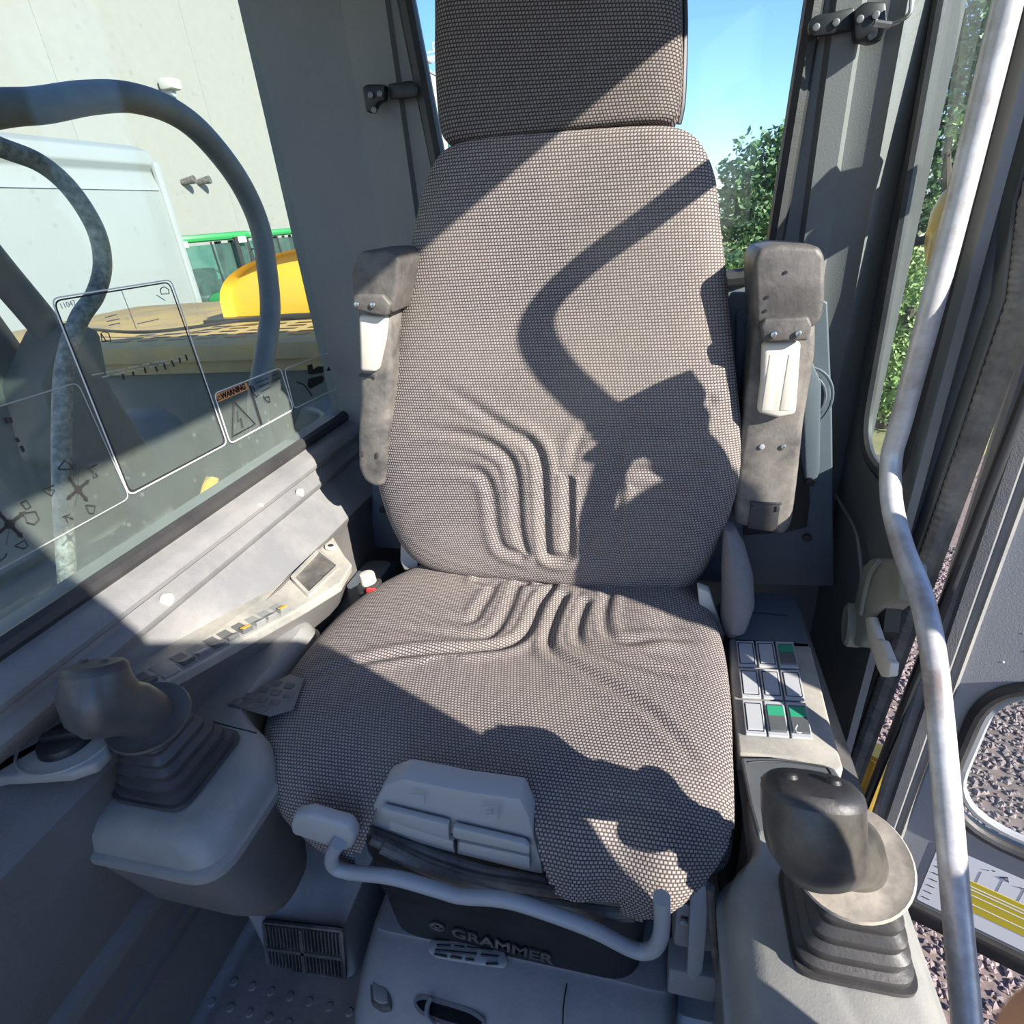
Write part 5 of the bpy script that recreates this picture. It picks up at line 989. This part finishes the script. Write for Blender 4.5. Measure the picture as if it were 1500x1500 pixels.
for i in range(7): obj('cover_rib', MB().box((-2.9+i*.28, .2, .18), (-2.82+i*.28, 1.3, .21), .01), mside, ms)
obj('boom_side', MB().prism([(-1.35, y, z) for y, z in ((-.9, .2), (-.9, 1.05), (.25, 1.02), (.62, .98), (.95, .62), (1.05, .2))], (-.3, 0, 0), .02), mside, ms) if 0 else None
hs1 = thing('hydraulic_hose', 'thick outer hydraulic hose arching over the left window view', 'hose', (-1.1, 1, 1))
obj('hose_tube', MB().tube([(-1.1,0.72,1.248),(-1.1,0.821,1.279),(-1.1,0.963,1.312),(-1.1,1.046,1.326),(-1.1,1.16,1.352),(-1.1,1.268,1.366),(-1.1,1.381,1.356),(-1.1,1.475,1.313),(-1.1,1.565,1.221),(-1.1,1.605,1.113),(-1.1,1.587,0.99),(-1.1,1.55,0.882),(-1.1,1.476,0.781),(-1.1,1.381,0.648),(-1.1,1.362,0.487),(-1.1,1.354,0.356)], .0285, 16), hosem, hs1)
hs2 = thing('hydraulic_hose', 'inner black spattered hydraulic hose curving down the left window', 'hose', (-1.1, .5, 1))
obj('hose_tube', MB().tube([(-1.03,0.701,1.262),(-1.03,0.797,1.269),(-1.03,0.875,1.243),(-1.03,0.936,1.223),(-1.03,0.976,1.183),(-1.03,0.996,1.121),(-1.03,0.984,1.063),(-1.03,0.944,1.013),(-1.03,0.887,0.973),(-1.03,0.824,0.902),(-1.03,0.765,0.794),(-1.03,0.713,0.683),(-1.03,0.656,0.545)], .0155, 16), hoses, hs2)
cyl = thing('boom_cylinder', 'pair of dark boom cylinders slanting across the lower left window', 'cylinder', (-1.1, .4, .8))
obj('upper_arm', MB().tube([(-1.26,0.886,1.282),(-1.26,0.952,1.093),(-1.26,1.002,0.964),(-1.26,1.049,0.82),(-1.26,1.102,0.595)], .032, 14), mside, cyl)
obj('lower_arm', MB().tube([(-1.4,0.88,1.096),(-1.4,0.932,0.87),(-1.4,0.974,0.668),(-1.4,1.006,0.464)], .098, 14), mside, cyl)
obj('joint_block', MB().prism([(-1.2,1.011,0.96),(-1.2,1.084,0.933),(-1.2,1.055,0.817),(-1.2,1.078,0.678),(-1.2,0.984,0.611),(-1.2,0.866,0.696),(-1.2,0.9,0.86)], (-.12, 0, 0), .02), mside, cyl)
cb = thing('yellow_guard', 'small yellow guard tip just above the window sill', 'guard', (-.9, .7, .6))
obj('guard_plate', MB().prism([(-0.95,0.965,0.606),(-0.95,0.985,0.62),(-0.95,1.003,0.608),(-0.95,0.981,0.581),(-0.95,0.939,0.58)], (-.02, 0, 0), .004), yellow, cb)

# ground, gravel, grass
struct('ground', MB().box((-60, -40, GZ-.2), (60, 90, GZ)), grassm, smooth=False)
struct('gravel_path', MB().box((-16, -12, GZ), (3.4, 6.0, GZ+.02)), gravelm, smooth=False)
def leafcloud(name, blobs, n, size, m, parent, seed, asp=.45):
    r = random.Random(seed); V = []; F = []
    tot = sum(b[3]*b[4]*b[5] for b in blobs)
    for b in blobs:
        for _ in range(int(n*b[3]*b[4]*b[5]/tot)):
            d = Vector((r.gauss(0, 1), r.gauss(0, 1), r.gauss(0, 1))).normalized(); q = r.random()**.4
            q *= .82+.3*noise.noise(d*2.3+Vector((seed, 0, 0)))
            c = Vector((b[0]+d.x*b[3]*q, b[1]+d.y*b[4]*q, b[2]+d.z*b[5]*q)); s = size*r.uniform(.6, 1.4)
            u = Vector((r.gauss(0, 1), r.gauss(0, 1), r.gauss(0, .7))).normalized(); w = u.orthogonal(); w.rotate(Matrix.Rotation(r.uniform(0, 6.28), 3, u)); w = w.normalized()
            o = len(V); V += [c-u*s, c+w*s*asp+u*s*.1, c+u*s, c-w*s*asp+u*s*.1]; F.append((o, o+1, o+2, o+3))
    mb = MB(); mb.v = [tuple(v) for v in V]; mb.f = F
    me = bpy.data.meshes.new(name); me.from_pydata(mb.v, [], mb.f); me.materials.append(m); o = bpy.data.objects.new(name, me); COL.objects.link(o); o.parent = parent; w = root_off(parent); o.location = (-w[0], -w[1], -w[2]); o['is_part'] = 1; o['kind'] = 'stuff'
    return o
def tree(name, label, cat, x, y, h, blobs, n, size, m, seed, asp=.45):
    t = thing(name, label, cat, (x, y, GZ), 'trees and bushes behind the cab')
    for k in range(3): obj('stem', MB().tube([(x+.1*k, y, GZ), (x+.15*k-.1, y+.1, GZ+h*.4), (x+.5*(k-1), y+.2*(k-1), GZ+h*.8)], lambda q: .12*(1-q*.7), 7), bark, t)
    leafcloud('foliage', [(x+b[0], y+b[1], GZ+b[2], *b[3:]) for b in blobs], n, size, m, t, seed, asp); return t
tree('bush', 'pale green bush in the rear window beside the seat back', 'bush', .55, 11.5, 1.6, [(0, 0, .9, .7, .7, .9), (.5, .1, .8, .7, .7, .8), (-.4, .1, .8, .6, .6, .8)], 5200, .06, leafm, 1)
tree('bush', 'bright bush in the rear window next to the right armrest', 'bush', 1.5, 11.0, 1.7, [(0, 0, .9, .7, .7, .95), (-.3, .2, 1.1, .6, .6, .7), (.5, 0, .9, .6, .6, .9)], 5200, .06, leafm, 2)
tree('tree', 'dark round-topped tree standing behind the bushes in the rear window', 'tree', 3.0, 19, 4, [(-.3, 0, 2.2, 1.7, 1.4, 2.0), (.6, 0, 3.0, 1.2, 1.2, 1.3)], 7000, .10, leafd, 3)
tree('tree', 'tall tree whose sprigs reach into the sky at the window edge', 'tree', 3.0, 13.0, 4.2, [(.2, 0, 2.8, .9, .9, 1.4), (-.55, 0, 3.35, .42, .3, .3), (-.35, 0, 4.1, .4, .4, .7), (.2, 0, 3.9, .8, .8, 1.0)], 4200, .075, leafm, 4, .3)
tree('bush', 'pale leafy bush at the foot of the side window', 'bush', 2.5, 6.9, 1.6, [(0, 0, .55, .55, .55, .65), (.1, .2, 1.2, .4, .4, .5)], 6500, .032, leafm, 5)
tree('tree', 'dark-leaved tree filling the top of the side window', 'tree', 4.2, 10.8, 5, [(0, 0, 2.6, 1.2, 1.0, 2.5), (.2, 0, 4.2, 1.3, 1.2, 1.3)], 14000, .055, leafd, 6)
tree('bush', 'sunlit yellow-green bush in the middle of the side window', 'bush', 3.15, 8.9, 2.2, [(0, 0, 1.35, .60, .5, .55), (.2, 0, .6, .7, .6, .7)], 8000, .036, leafm, 7)
tree('tree', 'light-leaved branch tree high in the side window', 'tree', 4.0, 9.9, 3.5, [(-.3, -.4, 3.0, .35, .3, .30), (.05, -.4, 3.35, .25, .3, .25), (-.1, 0, 2.0, .5, .4, .4)], 1500, .06, leafm, 8, .3)
r = random.Random(5)
gs = MB(); icv = [(0, 0, 1), (.9, 0, .1), (0, .9, .1), (-.9, 0, .1), (0, -.9, .1), (0, 0, -.6)]; icf = [(0, 1, 2), (0, 2, 3), (0, 3, 4), (0, 4, 1), (5, 2, 1), (5, 3, 2), (5, 4, 3), (5, 1, 4)]
for _ in range(30000):
    x = r.uniform(.3, 3.2); yv = r.uniform(-.2, 4.2)**1; s = r.uniform(.007, .017)
    M3 = Matrix.Rotation(r.uniform(0, 6.3), 3, 'Z') @ Matrix.Rotation(r.uniform(-.6, .6), 3, 'X')
    gs.add([Vector((x, yv, GZ+.02+s*.3))+M3 @ Vector((a*s*1.3, b*s*.9, c*s*.7)) for a, b, c in icv], icf)
g_o = obj('gravel', gs, stone_m, None, smooth=False, kind='stuff', label='pinkish brown gravel on the ground beside the door', cat='gravel')
gr2 = MB(); V = []; F = []
for _ in range(22000):
    x = r.uniform(2.6, 9); yv = r.uniform(3.8, 12); h = r.uniform(.03, .09); a = r.uniform(0, 6.3); o = len(V)
    V += [(x, yv, GZ), (x+.008*math.cos(a), yv+.008*math.sin(a), GZ), (x+r.uniform(-.03, .03), yv+r.uniform(-.03, .03), GZ+h)]; F.append((o, o+1, o+2))
gr2.v = V; gr2.f = F
g2 = obj('grass', gr2, grassm, None, smooth=False, kind='stuff', label='dry short grass beyond the gravel outside the door', cat='grass')

# the photographer's hand at the edge of the lens
pn = thing('person', 'person taking the picture, only a blurred fingertip shows in the bottom right corner', 'person', (.10, -.02, .95))
P0 = Vector((0.045,0.045,0.992)); 
def fing(name, pts, r0, r1):
    P = catmull([Vector(p) for p in pts], 8); n = len(P)
    def rr(t): 
        base = r0+(r1-r0)*t
        return base*(1+.06*math.cos(t*2*PI*3))*math.sqrt(max(.02, 1-max(0, (t-.93)/.075)**2))
    mb = MB().tube(P, rr, 14, smooth=False); return mb
hb = MB()
tip = P0; base = Vector((.115, -.035, .955))
for k, (dx, dy, dz) in enumerate(((0, 0, 0), (.004, -.012, -.018), (.010, -.022, -.034), (.022, -.030, -.046))):
    b_ = base+Vector((.004, -.004, -.018))*k; t_ = tip+Vector((dx, dy, dz)); m_ = (b_+t_)/2+Vector((.006, .012, -.006))
    m = fing('f', [b_, b_.lerp(m_, .6), m_, m_.lerp(t_, .55), t_], .0098, (.0078, .0080, .0076, .0066)[k]); hb.add(m.v, m.f)
m = fing('thumb', [base+Vector((.03, .0, .015)), base+Vector((.015, -.01, .045)), base+Vector((-.015, -.02, .065)), base+Vector((-.035, -.02, .08))], .0125, .009); hb.add(m.v, m.f)
hb.rings([(base+Vector((.0, 0, -.028))+Vector((.085, -.03, .0))*t, (0, .3, -1), (.35, 1, .3), a, b, 2.6) for t, a, b in ((-.05, .030, .010), (.15, .038, .014), (.6, .040, .016), (1, .030, .018), (1.3, .026, .021), (3, .034, .032))], 24)
obj('hand', hb, skin, pn, ang=60)
cloth = mat('dark_clothing', (.05, .06, .09), .9)
J = [((1.0, .36, .10), .15), ((.98, .35, .38), .14), ((.97, .34, .66), .15), ((.96, .34, .84), .09), ((.95, .50, .80), .065), ((.72, .56, .78), .05), ((.55, .60, .90), .042), ((.43, .63, .995), .03),
     ((.96, .15, .74), .060), ((.64, -.11, .585), .046), ((.405, -.065, .745), .038), ((.215, -.045, .885), .028), ((1.0, .46, .02), .10), ((.97, .46, -.40), .065), ((1.0, .46, -.82), .045), ((1.0, .26, .02), .10), ((.97, .26, -.40), .065), ((1.0, .26, -.82), .045)]
ED = [(0, 1), (1, 2), (2, 3), (2, 4), (4, 5), (5, 6), (6, 7), (2, 8), (8, 9), (9, 10), (10, 11), (0, 12), (12, 13), (13, 14), (0, 15), (15, 16), (16, 17)]
def skinned(name, J, ED, m, lv=2):
    me = bpy.data.meshes.new(name); me.from_pydata([j[0] for j in J], ED, []); o = bpy.data.objects.new(name, me); COL.objects.link(o)
    sm_ = o.modifiers.new('skin', 'SKIN'); sm_.use_smooth_shade = True; ss = o.modifiers.new('sub', 'SUBSURF'); ss.levels = lv; ss.render_levels = lv
    if not me.skin_vertices: me.attributes
    for i, j in enumerate(J): me.skin_vertices[0].data[i].radius = (j[1], j[1])
    me.skin_vertices[0].data[0].use_root = True
    me.materials.append(m); o.parent = pn; w = root_off(pn); o.location = (-w[0], -w[1], -w[2]); o['is_part'] = 1; return o
skinned('clothed_body', J, ED, cloth)
Hc = Vector((.94, .335, 1.10))
obj('head', MB().rings([(Hc+Vector((dx, 0, z)), (1, 0, 0), (0, 1, 0), a, b, 2.2) for z, dx, a, b in ((-.24, .02, .055, .055), (-.13, .015, .055, .052), (-.105, -.01, .075, .058), (-.07, -.012, .088, .066), (-.02, 0, .095, .073), (.04, .004, .097, .077), (.09, .006, .085, .068), (.118, .006, .055, .045), (.125, .006, .02, .02))], 28), skin, pn)
hd2 = bpy.data.objects['head']
obj('nose', MB().rings([(Hc+Vector((-.092-d, 0, z)), (1, 0, 0), (0, 1, 0), a, b, 2) for z, d, a, b in ((.01, -.004, .006, .006), (-.02, .008, .012, .010), (-.035, .012, .014, .014), (-.045, .002, .008, .010))], 14), skin, hd2)
for sy in (-1, 1):
    obj('ear', MB().rings([(Hc+Vector((.01, sy*(.074+d), 0)), (1, 0, 0), (0, 0, 1), a, b, 2) for d, a, b in ((-.006, .014, .028), (.004, .018, .032), (.010, .010, .022))], 14), skin, hd2)
    obj('eye', MB().rings([(Hc+Vector((-.088-d, sy*.032, .0)), (0, 1, 0), (0, 0, 1), a, a*.7, 2) for d, a in ((-.004, .013), (.001, .011), (.003, .004))], 12), ink, hd2)
    obj('shoe', MB().rings([(Vector((.99-t, .36+sy*.10, -.865)), (0, 1, 0), (0, 0, 1), a, b, 2.6) for t, a, b in ((-.08, .02, .02), (-.06, .038, .04), (.0, .042, .05), (.10, .045, .034), (.17, .040, .028), (.20, .015, .012))], 18), blk, pn)
obj('mouth', MB().tube([Hc+Vector((-.093, -.02, -.068)), Hc+Vector((-.098, 0, -.070)), Hc+Vector((-.093, .02, -.068))], .003, 6), red, hd2)
obj('hair', MB().rings([(Hc+Vector((dx, 0, z)), (1, 0, 0), (0, 1, 0), a, b, 2.2) for z, dx, a, b in ((-.03, .045, .062, .076), (.03, .022, .088, .083), (.07, .008, .096, .080), (.105, .006, .080, .066), (.130, .006, .045, .038), (.136, .006, .015, .015))], 28), ink, hd2)
gh = MB()
gh.rings([(Vector((.43, .63, .99)).lerp(Vector((.405, .628, 1.075)), t), (0, 1, -.0), (1, 0, .3), a, b, 2.4) for t, a, b in ((-.4, .026, .026), (0, .030, .020), (.3, .038, .018), (.7, .042, .018), (1, .040, .015), (1.08, .02, .008))], 22)
for k in range(4):
    z = 1.0+k*.021; f = fing('f', [(.412, .632, z+.005), (.402, .648, z+.003), (.384, .650, z), (.368, .630-.006*k, z), (.366, .604, z), (.378, .588, z-.002)], .0098, .0072); gh.add(f.v, f.f)
f = fing('t', [(.425, .62, 1.0), (.420, .590, 1.012), (.405, .574, 1.024), (.388, .572, 1.03)], .0125, .009); gh.add(f.v, f.f)
obj('hand', gh, skin, pn, ang=60)
tk = thing('crawler_track', 'dusty crawler track block outside the door, below the picture', 'track', (1.0, .3, GZ))
obj('track_frame', MB().box((.72, -1.6, GZ), (1.32, .72, -.95), .08), mside, tk)
for k in range(12): obj('track_shoe', MB().box((.70, -1.58+k*.19, -.955), (1.34, -1.58+k*.19+.16, -.918), .008), steel, tk)
for o in bpy.data.objects:
    if 'is_part' in o: del o['is_part']
